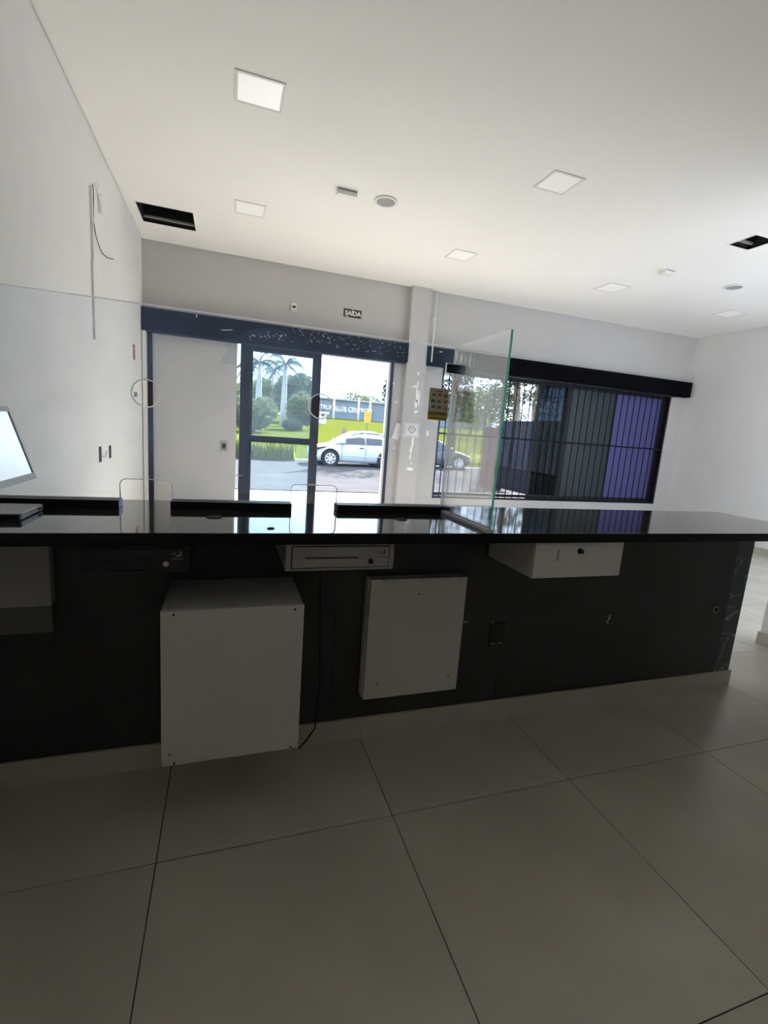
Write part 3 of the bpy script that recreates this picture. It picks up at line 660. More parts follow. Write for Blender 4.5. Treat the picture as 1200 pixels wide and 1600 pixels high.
# left pale box and board
yl = 1.865
p = pix(78, 850, 1, yl); q = pix(81, 947, 1, yl)
lb = thing('printer_box', 'pale box under the counter at the far left edge', 'box', (-.72, 1.75, q.z))
box(XL + .03, q.x, yl, YBASE - .002, q.z, HT - .042).bevel(.003, 1).build('housing', 'grey_metal', lb)
q2 = pix(82, 988, 1, yl + .02)
box(XL + .03, q2.x, yl + .02, YBASE - .002, q2.z, q.z - .002).build('lower_board', 'pallet_grey', lb)

# point-of-sale terminal at the left end of the worktop
pos = thing('sales_terminal', 'white framed tilted touch screen on a flat grey base at counter left', 'monitor', (-.75, 1.78, HT))
e0 = pix(62, 797, 2, HT); bx1 = -0.605
box(-.90, bx1, 1.715, 1.905, HT + .0002, HT + .022).bevel(.003, 2).build('base_plate', 'pos_grey', pos)
sd_ = box(bx1 - .002, bx1 + .0015, 1.72, 1.90, HT + .004, HT + .019).build('side_trim', 'pos_silver', pos)
box(bx1 + .0012, bx1 + .0022, 1.855, 1.885, HT + .008, HT + .014).build('port', 'void_black', sd_)
box(-.898, bx1 - .004, 1.713, 1.7155, HT + .003, HT + .019).build('front_trim', 'black_plastic', pos)
# screen: plane facing +X, leaning back to -X
q0, q1 = pix(58, 747, 1, 1.85), pix(13, 635, 1, 1.85)
dx, dz = q1.x - q0.x, q1.z - q0.z; L = math.hypot(dx, dz); ux, uz = dx / L, dz / L; nx, nz = uz, -ux
def slab(u0, u1, n0, n1): return [(q0.x + ux * u + nx * v, q0.z + uz * u + nz * v) for u, v in ((u0, n0), (u1, n0), (u1, n1), (u0, n1))]
ya, yb_ = 1.50, 1.85
MB().prism(slab(0, L, -.030, -.004), ya, yb_, 1).bevel(.003, 1).build('screen_housing', 'monitor_white', pos)
mb = MB(); f = .021
mb.prism(slab(0, f, -.0045, .0), ya, yb_, 1).prism(slab(L - f * .8, L, -.0045, .0), ya, yb_, 1).prism(slab(f, L - f * .8, -.0045, .0), yb_ - .010, yb_, 1).prism(slab(f, L - f * .8, -.0045, 0), ya, ya + .012, 1)
mb.build('screen_frame', 'monitor_white', pos)
MB().prism(slab(f, L - f * .8, -.0042, -.0025), yb_ - .0165, yb_ - .010, 1).build('screen_bezel', 'black_plastic', pos)
MB().prism(slab(f, L - f * .8, -.0042, -.003), ya + .012, yb_ - .0165, 1).build('screen', 'screen_lit', pos)
mb = MB().tube([(-.80, 1.72, HT + .022), (-.80, 1.71, HT + .08), (q0.x + ux * L * .4 + nx * -.028, 1.69, q0.z + uz * L * .4 + nz * -.028)], [.035, .028, .026], 12)
mb.build('neck', 'pos_silver', pos, True)

# ------------------------------------------------------------------ ceiling fittings
def led_panel(pts, label, lit=False):
    c = sum((pix(x, y, 2, ZC) for x, y in pts), Vector()) / len(pts)
    P = [pix(x, y, 2, ZC) for x, y in pts]
    wx = (max(p.x for p in P) - min(p.x for p in P)); wy = (max(p.y for p in P) - min(p.y for p in P)); s = (wx + wy) / 2
    s = min(max(s, .24), .31)
    t = thing('led_panel', label, 'ceiling light', (c.x, c.y, ZC), 'recessed square ceiling lights')
    h = s / 2; f = .018
    mb = MB()
    for (xa, xb, ya, yb) in ((-h, h, -h, -h + f), (-h, h, h - f, h), (-h, -h + f, -h + f, h - f), (h - f, h, -h + f, h - f)):
        mb.box(c.x + xa, c.x + xb, c.y + ya, c.y + yb, ZC - .006, ZC - .0003)
    mb.build('frame', 'lamp_frame', t)
    box(c.x - h + f, c.x + h - f, c.y - h + f, c.y + h - f, ZC - .003, ZC - .0003).build('diffuser', 'lamp_diffuser_lit' if lit else 'lamp_diffuser', t)
    return t
led_panel([(367, 108), (445, 130), (370, 158), (440, 175)], 'bright square LED panel nearest the camera at upper left', True)
led_panel([(367, 313), (415, 321), (368, 331), (413, 340)], 'small square LED panel above the door, beside the dark opening')
led_panel([(869, 265), (914, 279), (834, 292), (877, 305)], 'white square LED panel with grey rim right of ceiling centre')
led_panel([(711, 389), (746, 396), (696, 401), (728, 409)], 'square LED panel in the ceiling close to the pilaster')
led_panel([(952, 442), (985, 447), (933, 451), (956, 458)], 'faint square LED panel near the long shutter housing')
led_panel([(1140, 485), (1166, 489), (1114, 491), (1140, 496)], 'faint square LED panel in the far right ceiling corner')
def speaker(x, y, label, r_=.105):
    c = pix(x, y, 2, ZC); t = thing('ceiling_speaker', label, 'speaker', (c.x, c.y, ZC), 'round ceiling speakers')
    prof = [(r_ * .97, 0.0003), (r_, .006), (r_ * .97, .012), (r_ * .80, .014), (r_ * .77, .010)]
    n = 40; mb = MB()
    mb.loft([[(c.x + q * math.cos(2 * math.pi * i / n), c.y + q * math.sin(2 * math.pi * i / n), ZC - d) for i in range(n)] for q, d in prof], cap=False, closed=True)
    mb.build('rim', 'white_plastic', t, True)
    MB().cyl((c.x, c.y, ZC - .0095), 2, r_ * .79, r_ * .79, .004, n).build('grille', 'speaker_mesh', t)
speaker(603, 314, 'round white-rimmed speaker in the ceiling centre')
speaker(1147, 448, 'round speaker in the ceiling at the right, below the black opening')
def sensor(x, y, wx, wy, label):
    c = pix(x, y, 2, ZC); t = thing('ceiling_sensor', label, 'sensor', (c.x, c.y, ZC), 'small ceiling boxes')
    box(c.x - wx, c.x + wx, c.y - wy, c.y + wy, ZC - .045, ZC - .0003).bevel(.003, 1).build('housing', 'white_plastic', t)
    box(c.x - wx * .9, c.x + wx * .9, c.y - wy - .001, c.y - wy + .002, ZC - .014, ZC - .004).build('base_joint', 'grey_metal', t)
sensor(542, 298, .088, .03, 'small white rectangular box on the ceiling left of the centre speaker')
sensor(1043, 423, .075, .04, 'small grey rectangular box on the ceiling by the right speaker')

# ------------------------------------------------------------------ wall fittings
yw = YF
c = pix(551, 490, 1, yw - .004)
sg = thing('exit_sign', 'dark SAÍDA exit sign with pale letters over the door', 'sign', (c.x, yw, c.z - .05))
box(c.x - .122, c.x + .122, yw - .005, yw - .0005, c.z - .052, c.z + .052).build('plate', 'sign_dark', sg)
wall_text('SAÍDA', .078, 'sign_white', (c.x + .004, yw - .0055, c.z - .002), sg, .0008, 1.0, bold=.0022)
box(c.x - .10, c.x - .05, yw - .0062, yw - .005, c.z - .044, c.z - .038).build('small_print', 'sign_white', sg)
c = pix(459, 480, 1, yw - .02)
se = thing('motion_sensor', 'small white sensor with dark lens on the wall above door', 'sensor', (c.x, yw, c.z - .05))
box(c.x - .034, c.x + .034, yw - .035, yw - .0005, c.z - .05, c.z + .05).bevel(.006, 2).build('housing', 'white_plastic', se)
box(c.x - .020, c.x + .024, yw - .038, yw - .034, c.z - .012, c.z + .016).build('lens', 'black_plastic', se)
box(c.x - .024, c.x + .024, yw - .037, yw - .034, c.z - .042, c.z - .022).build('cover', 'offwhite_plastic', se)
ypn = YF + .005
c = pix(350, 697, 1, ypn)
sw = thing('light_switch', 'grey rocker switch plate on the white infill panel', 'switch', (c.x, ypn, c.z - .06))
box(c.x - .046, c.x + .046, ypn - .012, ypn - .0003, c.z - .066, c.z + .066).bevel(.003, 1).build('plate', 'grey_metal', sw)
box(c.x - .022, c.x + .022, ypn - .014, ypn - .0095, c.z - .034, c.z + .034).build('rocker', 'black_plastic', sw)
c = pix(621, 674, 1, yw - .02)
wb = thing('blank_box', 'white rectangular plastic box hanging tilted beside the door jamb', 'junction box', (c.x, yw, c.z))
mb = MB().box(-.055, .055, -.03, -.0008, -.115, .115).bevel(.006, 2); mb.box(-.045, .045, -.033, -.029, -.105, .105).box(-.008, .008, -.0345, -.032, -.025, .005)
me = mb.mesh('cover', 'white_plastic'); o = obj('cover', me, wb); o.rotation_euler = (0, math.radians(16), 0)
me = MB().cyl((0.004, -.036, -.01), 1, .009, .009, .003, 12).mesh('knockout', 'grey_metal'); o = obj('knockout', me, wb); o.rotation_euler = (0, math.radians(16), 0)
c = pix(643, 672, 1, PILY)
ns = thing('notice_plate', 'white notice plate with faint grey emblem on the pilaster', 'notice', (c.x, PILY, c.z))
hw = .112
box(c.x - hw, c.x + hw, PILY - .004, PILY - .0004, c.z - .098, c.z + .098).build('plate', 'white_plastic', ns)
mb = MB(); yy = PILY - .0052
for (u0, u1, v0, v1) in ((-.10, .10, .084, .088), (-.10, .10, -.088, -.084), (-.10, -.096, -.084, .084), (.096, .10, -.084, .084)): mb.box(c.x + u0, c.x + u1, yy, yy + .001, c.z + v0, c.z + v1)
mb.build('border', 'print_grey', ns)
mb = MB()
mb.tube([(c.x - .06 + .012 * i, yy, c.z + .01 + .045 * math.sin(math.pi * i / 10)) for i in range(11)], .0055, 5)
mb.tube([(c.x - .055, yy, c.z + .005), (c.x + .01, yy, c.z - .045), (c.x + .06, yy, c.z + .005)], .0055, 5)
mb.tube([(c.x - .02, yy, c.z + .02), (c.x + .02, yy, c.z + .01)], .005, 5)
mb.build('emblem', 'print_grey', ns)
# white conduit beside the pilaster, dropping over the shutter housing
ycd = YF - .128
q = pix(683, 462, 1, ycd); q1 = pix(676, 566, 1, ycd)
cd = thing('conduit', 'thin white conduit running down beside the pilaster', 'conduit', (q.x, ycd, q1.z))
MB().tube([(q.x, ycd, q1.z), (q.x, ycd, ZC - .02)], .010, 8).build('pipe', 'white_plastic', cd, True)
MB().tube([(q.x, ycd, 2.76), (q.x, ycd, 2.80)], .014, 8).build('coupling', 'white_plastic', cd, True)
box(q.x - .02, q.x + .02, ycd + .006, YF - .001, 3.0, 3.02).build('clip', 'white_plastic', cd)
# left wall: raceway, wire, outlets, sign plate
def lw(x, y): return pix(x, y, 0, XL)
rc = thing('cable_raceway', 'long thin vertical raceway on the left wall with loose wire', 'raceway', (XL, lw(139, 400).y, 1.9))
a_, b_, c_, d_ = lw(140, 290), lw(139, 401), lw(137, 401), lw(139, 526)
box(XL + .0005, XL + .016, a_.y - .011, a_.y + .011, b_.z, a_.z).build('trunking', 'lamp_frame', rc)
box(XL + .0005, XL + .014, a_.y - .026, a_.y - .006, d_.z, b_.z).build('trunking', 'lamp_frame', rc)
o = box(XL + .0005, XL + .0035, a_.y + .011, a_.y + .016, b_.z, a_.z).build('edge_shadow_gap', 'print_grey', rc)
wp = [lw(x, y) + Vector((.012, 0, 0)) for x, y in ((143, 300), (143, 345), (147, 368), (152, 384), (158, 396), (164, 402), (175, 405))]
MB().tube([wp[0] + Vector((0, -.02, .05))] + wp, .0035, 6).build('loose_wire', 'black_plastic', rc, True)
c = lw(154, 311)
br = thing('wall_bracket', 'small white wall bracket beside the top of the raceway', 'bracket', (XL, c.y, c.z))
box(XL + .0005, XL + .010, c.y - .028, c.y - .012, c.z - .10, c.z + .09).build('strip', 'white_plastic', br)
box(XL + .0005, XL + .012, c.y + .018, c.y + .034, c.z - .09, c.z + .05).build('strip', 'white_plastic', br)
MB().tube([(XL + .012, c.y - .12, c.z + .06), (XL + .014, c.y + .02, c.z - .03)], .007, 6).build('arm', 'white_plastic', br)
for (x, y, h_, lab) in ((156, 710, .062, 'black slotted wall outlet with dangling wire on the left wall'), (171.5, 706, .055, 'narrow black wall slot nearest the corner on the left wall')):
    c = lw(x, y)
    t = thing('wall_outlet', lab, 'outlet', (XL, c.y, c.z - h_), 'left wall outlets')
    box(XL + .0003, XL + .003, c.y - .030, c.y + .030, c.z - h_, c.z + h_).build('recess', 'void_black', t)
    box(XL + .0003, XL + .005, c.y + .030, c.y + .038, c.z - h_, c.z + h_).build('rim', 'grey_metal', t)
    if x < 160: MB().tube([c + Vector((.01, 0, -.01)), c + Vector((.02, .10, -.03)), c + Vector((.015, .16, .015))], .005, 6).build('wire', 'lamp_frame', t, True)
c = lw(209, 550); c2 = lw(208, 612)
sp2 = thing('extinguisher_sign', 'narrow red and white safety plate on the left wall by corner', 'sign', (XL, c.y, c2.z))
zt, zm, zb = lw(209, 538).z, lw(209, 562).z, c2.z
box(XL + .0004, XL + .006, c.y - .05, c.y + .05, zm, zt).build('red_plate', 'red_paint', sp2)
box(XL + .006, XL + .0075, c.y - .03, c.y + .03, zm + .12, zt - .05).build('pictogram', 'sign_white', sp2)
box(XL + .0004, XL + .005, c.y - .045, c.y + .045, zb, zm).build('white_plate', 'sign_white', sp2)
box(XL + .0004, XL + .03, c.y - .03, c.y + .01, zb - .05, zb).build('hook', 'grey_metal', sp2)

# ------------------------------------------------------------------ outdoors
ZG = -0.12
def slope(y):           # lawn height beyond the road
    return ZG + max(0.0, (y - 22.0)) * 0.052
sw_ = struct(box(-30, 45, YF + T, 10.6, ZG - .2, -0.02).build('sidewalk', 'sidewalk'), 'sunlit pale concrete sidewalk outside the shop', 'sidewalk')
struct(box(-45, 60, 10.6, 22.0, ZG - .2, ZG).build('road', 'asphalt'), 'pale asphalt street outside', 'road')
tag(box(-45, 60, 10.45, 10.6, ZG - .2, -0.02).build('kerb', 'kerb'), 'grey concrete kerb along the shop sidewalk', 'kerb')
mb = MB(); ny, nx_ = 24, 40; g = []
for j in range(ny + 1):
    y = 22.0 + (j / ny) ** 1.4 * 120
    g.append([mb.bm.verts.new((-70 + 190 * i / nx_, y, slope(min(y, 85)) + (random.uniform(-.06, .06) if j else .02))) for i in range(nx_ + 1)])
for j in range(ny):
    for i in range(nx_): mb.bm.faces.new((g[j][i], g[j][i + 1], g[j + 1][i + 1], g[j + 1][i]))
struct(mb.build('lawn', 'lawn'), 'yellow green lawn rising beyond the street', 'lawn')

# tall grass verge seen through the closed leaf
rnd = random.Random(11)
def blades(x0, x1, y0, y1, n, h0, h1, base):
    mb = MB()
    for i in range(n):
        x, y = rnd.uniform(x0, x1), rnd.uniform(y0, y1); h = rnd.uniform(h0, h1); a = rnd.uniform(0, 6.28); wd = rnd.uniform(.03, .07)
        z = base(y); dx, dy = math.cos(a) * wd, math.sin(a) * wd; lx, ly = rnd.uniform(-.3, .3) * h, rnd.uniform(-.3, .3) * h
        v = [mb.bm.verts.new(p) for p in ((x - dx, y - dy, z), (x + dx, y + dy, z), (x + dx * .6 + lx * .6, y + dy * .6 + ly * .6, z + h * .7), (x + lx, y + ly, z + h))]
        mb.bm.faces.new(v)
    return mb
tag(blades(-7, 2.85, 20.75, 24.0, 9000, .5, 1.05, lambda y: ZG).build('tall_grass', 'grass_blade'), 'bright green tall grass verge across the street', 'grass', kind='stuff')
tag(blades(8.5, 24, 23.0, 27.0, 5000, .2, .45, lambda y: slope(y)).build('tall_grass', 'grass_blade'), 'short green grass beyond the dark parked car', 'grass', kind='stuff')

def leaves(mb, c, rx, ry, rz, n, s, rr=rnd):
    for i in range(n):
        u, v = rr.uniform(-1, 1), rr.uniform(0, 6.283); q = math.sqrt(1 - u * u); f = rr.uniform(.45, 1.05) ** .5
        p = Vector((c[0] + rx * f * q * math.cos(v), c[1] + ry * f * q * math.sin(v), c[2] + rz * f * u))
        a = Vector((rr.uniform(-1, 1), rr.uniform(-1, 1), rr.uniform(-1, 1))).normalized(); b = a.orthogonal().normalized()
        l, w_ = s * rr.uniform(.6, 1.3), s * rr.uniform(.25, .5)
        vs = [mb.bm.verts.new(p + k) for k in (-a * l, b * w_, a * l, -b * w_)]
        mb.bm.faces.new(vs)
def bush(name, label, cat, x, y, r_, h, lm, n, s, trunk=.5, group=None):
    z = slope(min(y, 85)) if y > 22 else ZG
    t = thing(name, label, cat, (x, y, z), group)
    mb = MB().tube([(x, y, z - .1), (x + .1, y, z + h * .35), (x, y, z + h * .6)], [.16, .12, .06], 7); mb.build('trunk', 'bark', t, True)
    mb = MB()
    for k in range(5):
        a = k * 1.26 + rnd.uniform(-.3, .3)
        leaves(mb, (x + math.cos(a) * r_ * .45, y + math.sin(a) * r_ * .4, z + h * rnd.uniform(.42, .62)), r_ * .6, r_ * .6, h * .36, n // 5, s)
    mb.build('foliage', lm, t)
    return t
def at(px, py, y): return pix(px, py, 1, y)
# shrubs behind the closed leaf
for (px, y, r_, h, lm, lab, n) in (
    (396, 38, 1.7, 2.7, 'leaf_pale', 'pale loose shrub at the left of the palms, nearest the street', 2600),
    (402, 68, 3.4, 5.4, 'leaf_pale', 'tall pale bush behind the leftmost palm trunk', 2600),
    (430, 82, 3.2, 5.2, 'leaf_blue', 'dark blue green bush between the two right palm trunks', 2600),
    (458, 58, 2.4, 6.0, 'leaf_blue', 'large rounded dense bush right of the nearest palm', 3600),
    (470, 44, 1.4, 3.6, 'leaf_mid', 'low leafy bush beside the door stile', 2200),
    (456, 42, .8, 1.1, 'leaf_blue', 'small spiky agave-like shrub at the foot of the large bush', 700)):
    p = at(px, 660, y); bush('garden_bush', lab, 'bush', p.x, y, r_, h, lm, n * 2, .30 if y > 50 else .22, group='bushes across the street')
# palms
fr_mb = MB()
def frond_mesh(L, rise, droop):
    mb = MB(); N = 12
    def P(t_): return Vector((L * (t_ - .18 * t_ * t_), 0, L * (rise * t_ - droop * t_ * t_)))
    mb.tube([P(i / N) for i in range(N + 1)], [.035 * (1 - .07 * i) for i in range(N + 1)], 4)
    for i in range(3, 3 * N):
        t_ = i / (3 * N); p = P(t_); l = L * .26 * math.sin(math.pi * min(1, .15 + .8 * t_))
        for s in (-1, 1):
            v = [mb.bm.verts.new(q) for q in (p, p + Vector((.05, 0, 0)), p + Vector((l * .45, s * l * .45, -l * .75)))]
            mb.bm.faces.new(v)
    return mb.mesh('frond', 'palm_leaf')
fronds = [frond_mesh(2.5, .75, 1.05), frond_mesh(2.3, .35, 1.15), frond_mesh(2.4, 1.2, 1.1), frond_mesh(2.2, -.1, .95)]
def palm(px, pyt, y, label, sc):
    z = slope(y); x = at(px, pyt, y).x; htop = at(px, pyt, y).z - z
    t = thing('palm_tree', label, 'palm', (x, y, z), 'palms across the street')
    MB().tube([(x, y, z - .2), (x + .02, y, z + htop * .3), (x + .05, y, z + htop * .7), (x + .1, y, z + htop)], [.34 * sc, .30 * sc, .24 * sc, .16 * sc], 10).build('trunk', 'palm_trunk', t, True)
    for k in range(18):
        o = obj('frond', fronds[k % 4], t); o.location = (.1, 0, htop); o.rotation_euler = (0, 0, k * 2.399 + px); o.scale = (sc,) * 3
palm(445, 569, 48, 'tall palm with the pale trunk, nearest the door stile', 1.0)
palm(426, 578, 66, 'slim palm with a dark trunk between its two neighbours', 1.0)
palm(405, 566, 54, 'leftmost full palm, its trunk rising out of the pale bush', 1.15)
palm(386, 575, 78, 'palm cut by the dark door frame at the left', 1.1)

# grey-blue warehouse with raised lettering
yh = 84.0; zh = slope(yh)
hx0, hx1 = at(470, 640, yh).x, at(760, 650, yh).x
wh = thing('warehouse', 'long grey blue warehouse wall with white lettering beyond the lawn', 'building', ((hx0 + hx1) / 2, yh + 6, zh))
htop = at(540, 626, yh).z
box(hx0, hx1, yh, yh + 12, zh - 1, htop).build('wall', 'warehouse', wh)
MB().prism([(hx0 - .5, htop), (hx1 + .5, htop), (hx1 + .5, htop + .25), (hx0 - .5, htop + .25)], yh - .4, yh + 12.4, 1).build('roof', 'warehouse_roof', wh)
for px in range(480, 760, 26):
    q = at(px, 640, yh); box(q.x - .06, q.x + .06, yh - .06, yh, zh - .5, htop).build('wall_rib', 'warehouse', wh)
q0, q1 = at(514, 636, yh), at(562, 641, yh)
wall_text('CTRUSIALLER CENTROM', .98, 'letter_white', ((q0.x + q1.x) / 2, yh - .08, (q0.z + q1.z) / 2 - .05), wh, .04, .92)
q0, q1 = at(527, 641, yh), at(556, 643, yh)
wall_text('TUDO DE TRATOR', .60, 'letter_white', ((q0.x + q1.x) / 2, yh - .08, (q0.z + q1.z) / 2 - .1), wh, .04, .9)
for (px0, px1, m_) in ((703, 709, 'booth_white'), (714, 720, 'booth_white'), (724, 733, 'print_green')):
    q0, q1 = at(px0, 630, yh), at(px1, 640, yh); box(q0.x, q1.x, yh - .12, yh - .02, q1.z - .5, q0.z + .4).build('wall_sign', m_, wh)
# utility poles before the warehouse
for (px, lab) in ((520.5, 'white utility pole in front of the warehouse lettering start'), (559, 'white utility pole in front of the warehouse lettering end'), (577, 'faint utility pole behind the yellow sign')):
    y = 80; q = at(px, 655, y); z = slope(y)
    t = thing('utility_pole', lab, 'pole', (q.x, y, z), 'utility poles on the far lawn')
    MB().tube([(q.x, y, z - .2), (q.x, y, at(px, 621, y).z)], [.20, .14], 8).build('post', 'pole_grey', t, True)
    box(q.x - .55, q.x + .55, y - .06, y + .06, at(px, 623, y).z, at(px, 622, y).z).build('crossarm', 'pole_grey', t)
# small white booth, half hidden by the door stile
yk = 60.0; q0, q1 = at(490, 672, yk), at(509, 672, yk); z = slope(yk)
kb = thing('gate_booth', 'small white booth with flat roof behind the door stile', 'booth', ((q0.x + q1.x) / 2, yk + 1, z))
box(q0.x, q1.x, yk, yk + 2, z - .2, at(500, 646, yk).z).build('wall', 'booth_white', kb)
box(q0.x - .3, q1.x + .3, yk - .3, yk + 2.3, at(500, 646, yk).z, at(500, 643, yk).z).build('roof', 'pole_grey', kb)
for u in (.25, .7): box(q0.x + (q1.x - q0.x) * u - .18, q0.x + (q1.x - q0.x) * u + .18, yk - .03, yk, z + .9, z + 1.7).build('window', 'car_glass', kb)
# yellow road sign
ys = 27.0; q0, q1 = at(570, 642, ys), at(579, 661, ys); z = slope(ys)
ys_t = thing('yellow_sign', 'yellow sign with dark lines on a post behind the white car', 'sign', ((q0.x + q1.x) / 2, ys, z))
box(q0.x, q1.x, ys - .02, ys + .02, q1.z, q0.z).bevel(.03, 2).build('board', 'sign_yellow', ys_t)
MB().tube([((q0.x + q1.x) / 2, ys + .03, z - .2), ((q0.x + q1.x) / 2, ys + .03, q1.z + .1)], .03, 8).build('post', 'bark', ys_t)
for u in (.25, .45, .62, .8): box(q0.x + .08, q1.x - .08, ys - .026, ys - .02, q1.z + (q0.z - q1.z) * u - .02, q1.z + (q0.z - q1.z) * u + .02).build('line_of_print', 'pallet_wood', ys_t)
# leaning pallet of boards
yp_ = 26.0; q0, q1 = at(528, 667, yp_), at(544, 682, yp_); z = slope(yp_)
pl = thing('board_stack', 'brown boards leaning beside yellow ones behind the car bonnet', 'boards', ((q0.x + q1.x) / 2, yp_, z))
nB = 6
for i in range(nB):
    x = q0.x + (q1.x - q0.x) * i / nB
    MB().prism([(x, z), (x + .075, z), (x + .075 + .22, q0.z), (x + .22, q0.z)] if i < 3 else [(x, z), (x + .08, z), (x + .08, q0.z - .25), (x, q0.z - .25)], yp_ - .03, yp_ + .03, 1).build('board', 'pallet_wood' if i < 3 else 'pallet_paint', pl)
# trees above the warehouse and at the right
for (px, y, r_, h, lab) in ((556, 104, 3.0, 7.4, 'grey green tree crown over the warehouse roof, leftmost'), (572, 116, 3.4, 8.0, 'grey green tree crown over the warehouse behind the yellow sign'), (589, 127, 3.6, 7.8, 'grey green tree crown over the warehouse by the door jamb'),
    (706, 112, 5, 9.5, 'tree behind the warehouse seen past the payment card'), (738, 60, 3.6, 7.5, 'rounded tree beside the warehouse in the window'), (765, 50, 3.4, 7.8, 'green tree behind the red brown wall')):
    q = at(px, 650, y); bush('background_tree', lab, 'tree', q.x, y, r_, h, 'leaf_mid', 1800, .30, group='trees in the background')
def tree(x, y, h, label, rad=1.9, clump=1.0):
    t = thing('street_tree', label, 'tree', (x, y, ZG), 'tall street trees at the right')
    MB().tube([(x, y, ZG - .1), (x + .1, y, ZG + h * .3), (x - .1, y + .1, ZG + h * .6), (x + .1, y, ZG + h * .9)], [.28, .22, .16, .06], 8).build('trunk', 'bark', t, True)
    mb = MB()
    for k in range(12):
        a = rnd.uniform(0, 6.28); q = rnd.uniform(.3, 1.0) * rad; zz = ZG + h * rnd.uniform(.32, 1.0)
        leaves(mb, (x + q * math.cos(a), y + q * math.sin(a), zz), clump, clump, .7, 170, .16)
    for k in range(6):
        a = rnd.uniform(0, 6.28); zz = ZG + h * rnd.uniform(.35, .7)
        mb2 = MB()
    mb.build('foliage', 'leaf_dark', t)
q = at(806, 640, 23); tree(q.x, 23, 9.0, 'tall dark leaved tree seen above the dark boundary wall')
q = at(836, 640, 34); tree(q.x, 34, 8.0, 'farther dark tree seen between bars above the boundary wall')
tree(10.5, 24.6, 9.5, 'leafy tree on the verge, seen behind the upper left window bars')
tree(8.4, 23.4, 9.0, 'unseen slender tree added behind the pilaster for its road shadow', .6, .55)  # out of sight, added to throw a streak of shadow on the road
tree(14.6, 29.5, 9.5, 'slender tree farther back on the verge, beside the window edge', .8, .7)
q = at(786, 640, 40); tree(q.x, 40, 9.5, 'dark leaved tree beside the green glass edge')

# boundary wall at the right of the forecourt
XW = 7.95
a_ = pix(785, 660, 0, XW)
bw = box(XW, XW + .18, YF + T + .002, a_.y, -.02, a_.z).build('boundary_wall', 'dark_wall'); tag(bw, 'dark slate coloured boundary wall outside the window', 'wall')
box(XW - .02, XW + .2, YF + T + .002, a_.y, a_.z, a_.z + .04).build('coping', 'dark_wall', bw)
b0 = pix(772, 671, 0, XW)
rw = box(XW - .05, XW + .22, a_.y + .002, pix(757, 690, 0, XW).y, ZG, b0.z).build('gate_pier', 'red_wall'); tag(rw, 'red brown wall pier at the end of the boundary wall', 'wall')
box(XW - .08, XW + .25, a_.y + .01, pix(757, 690, 0, XW).y + .03, b0.z, b0.z + .06).build('cap', 'red_wall', rw)

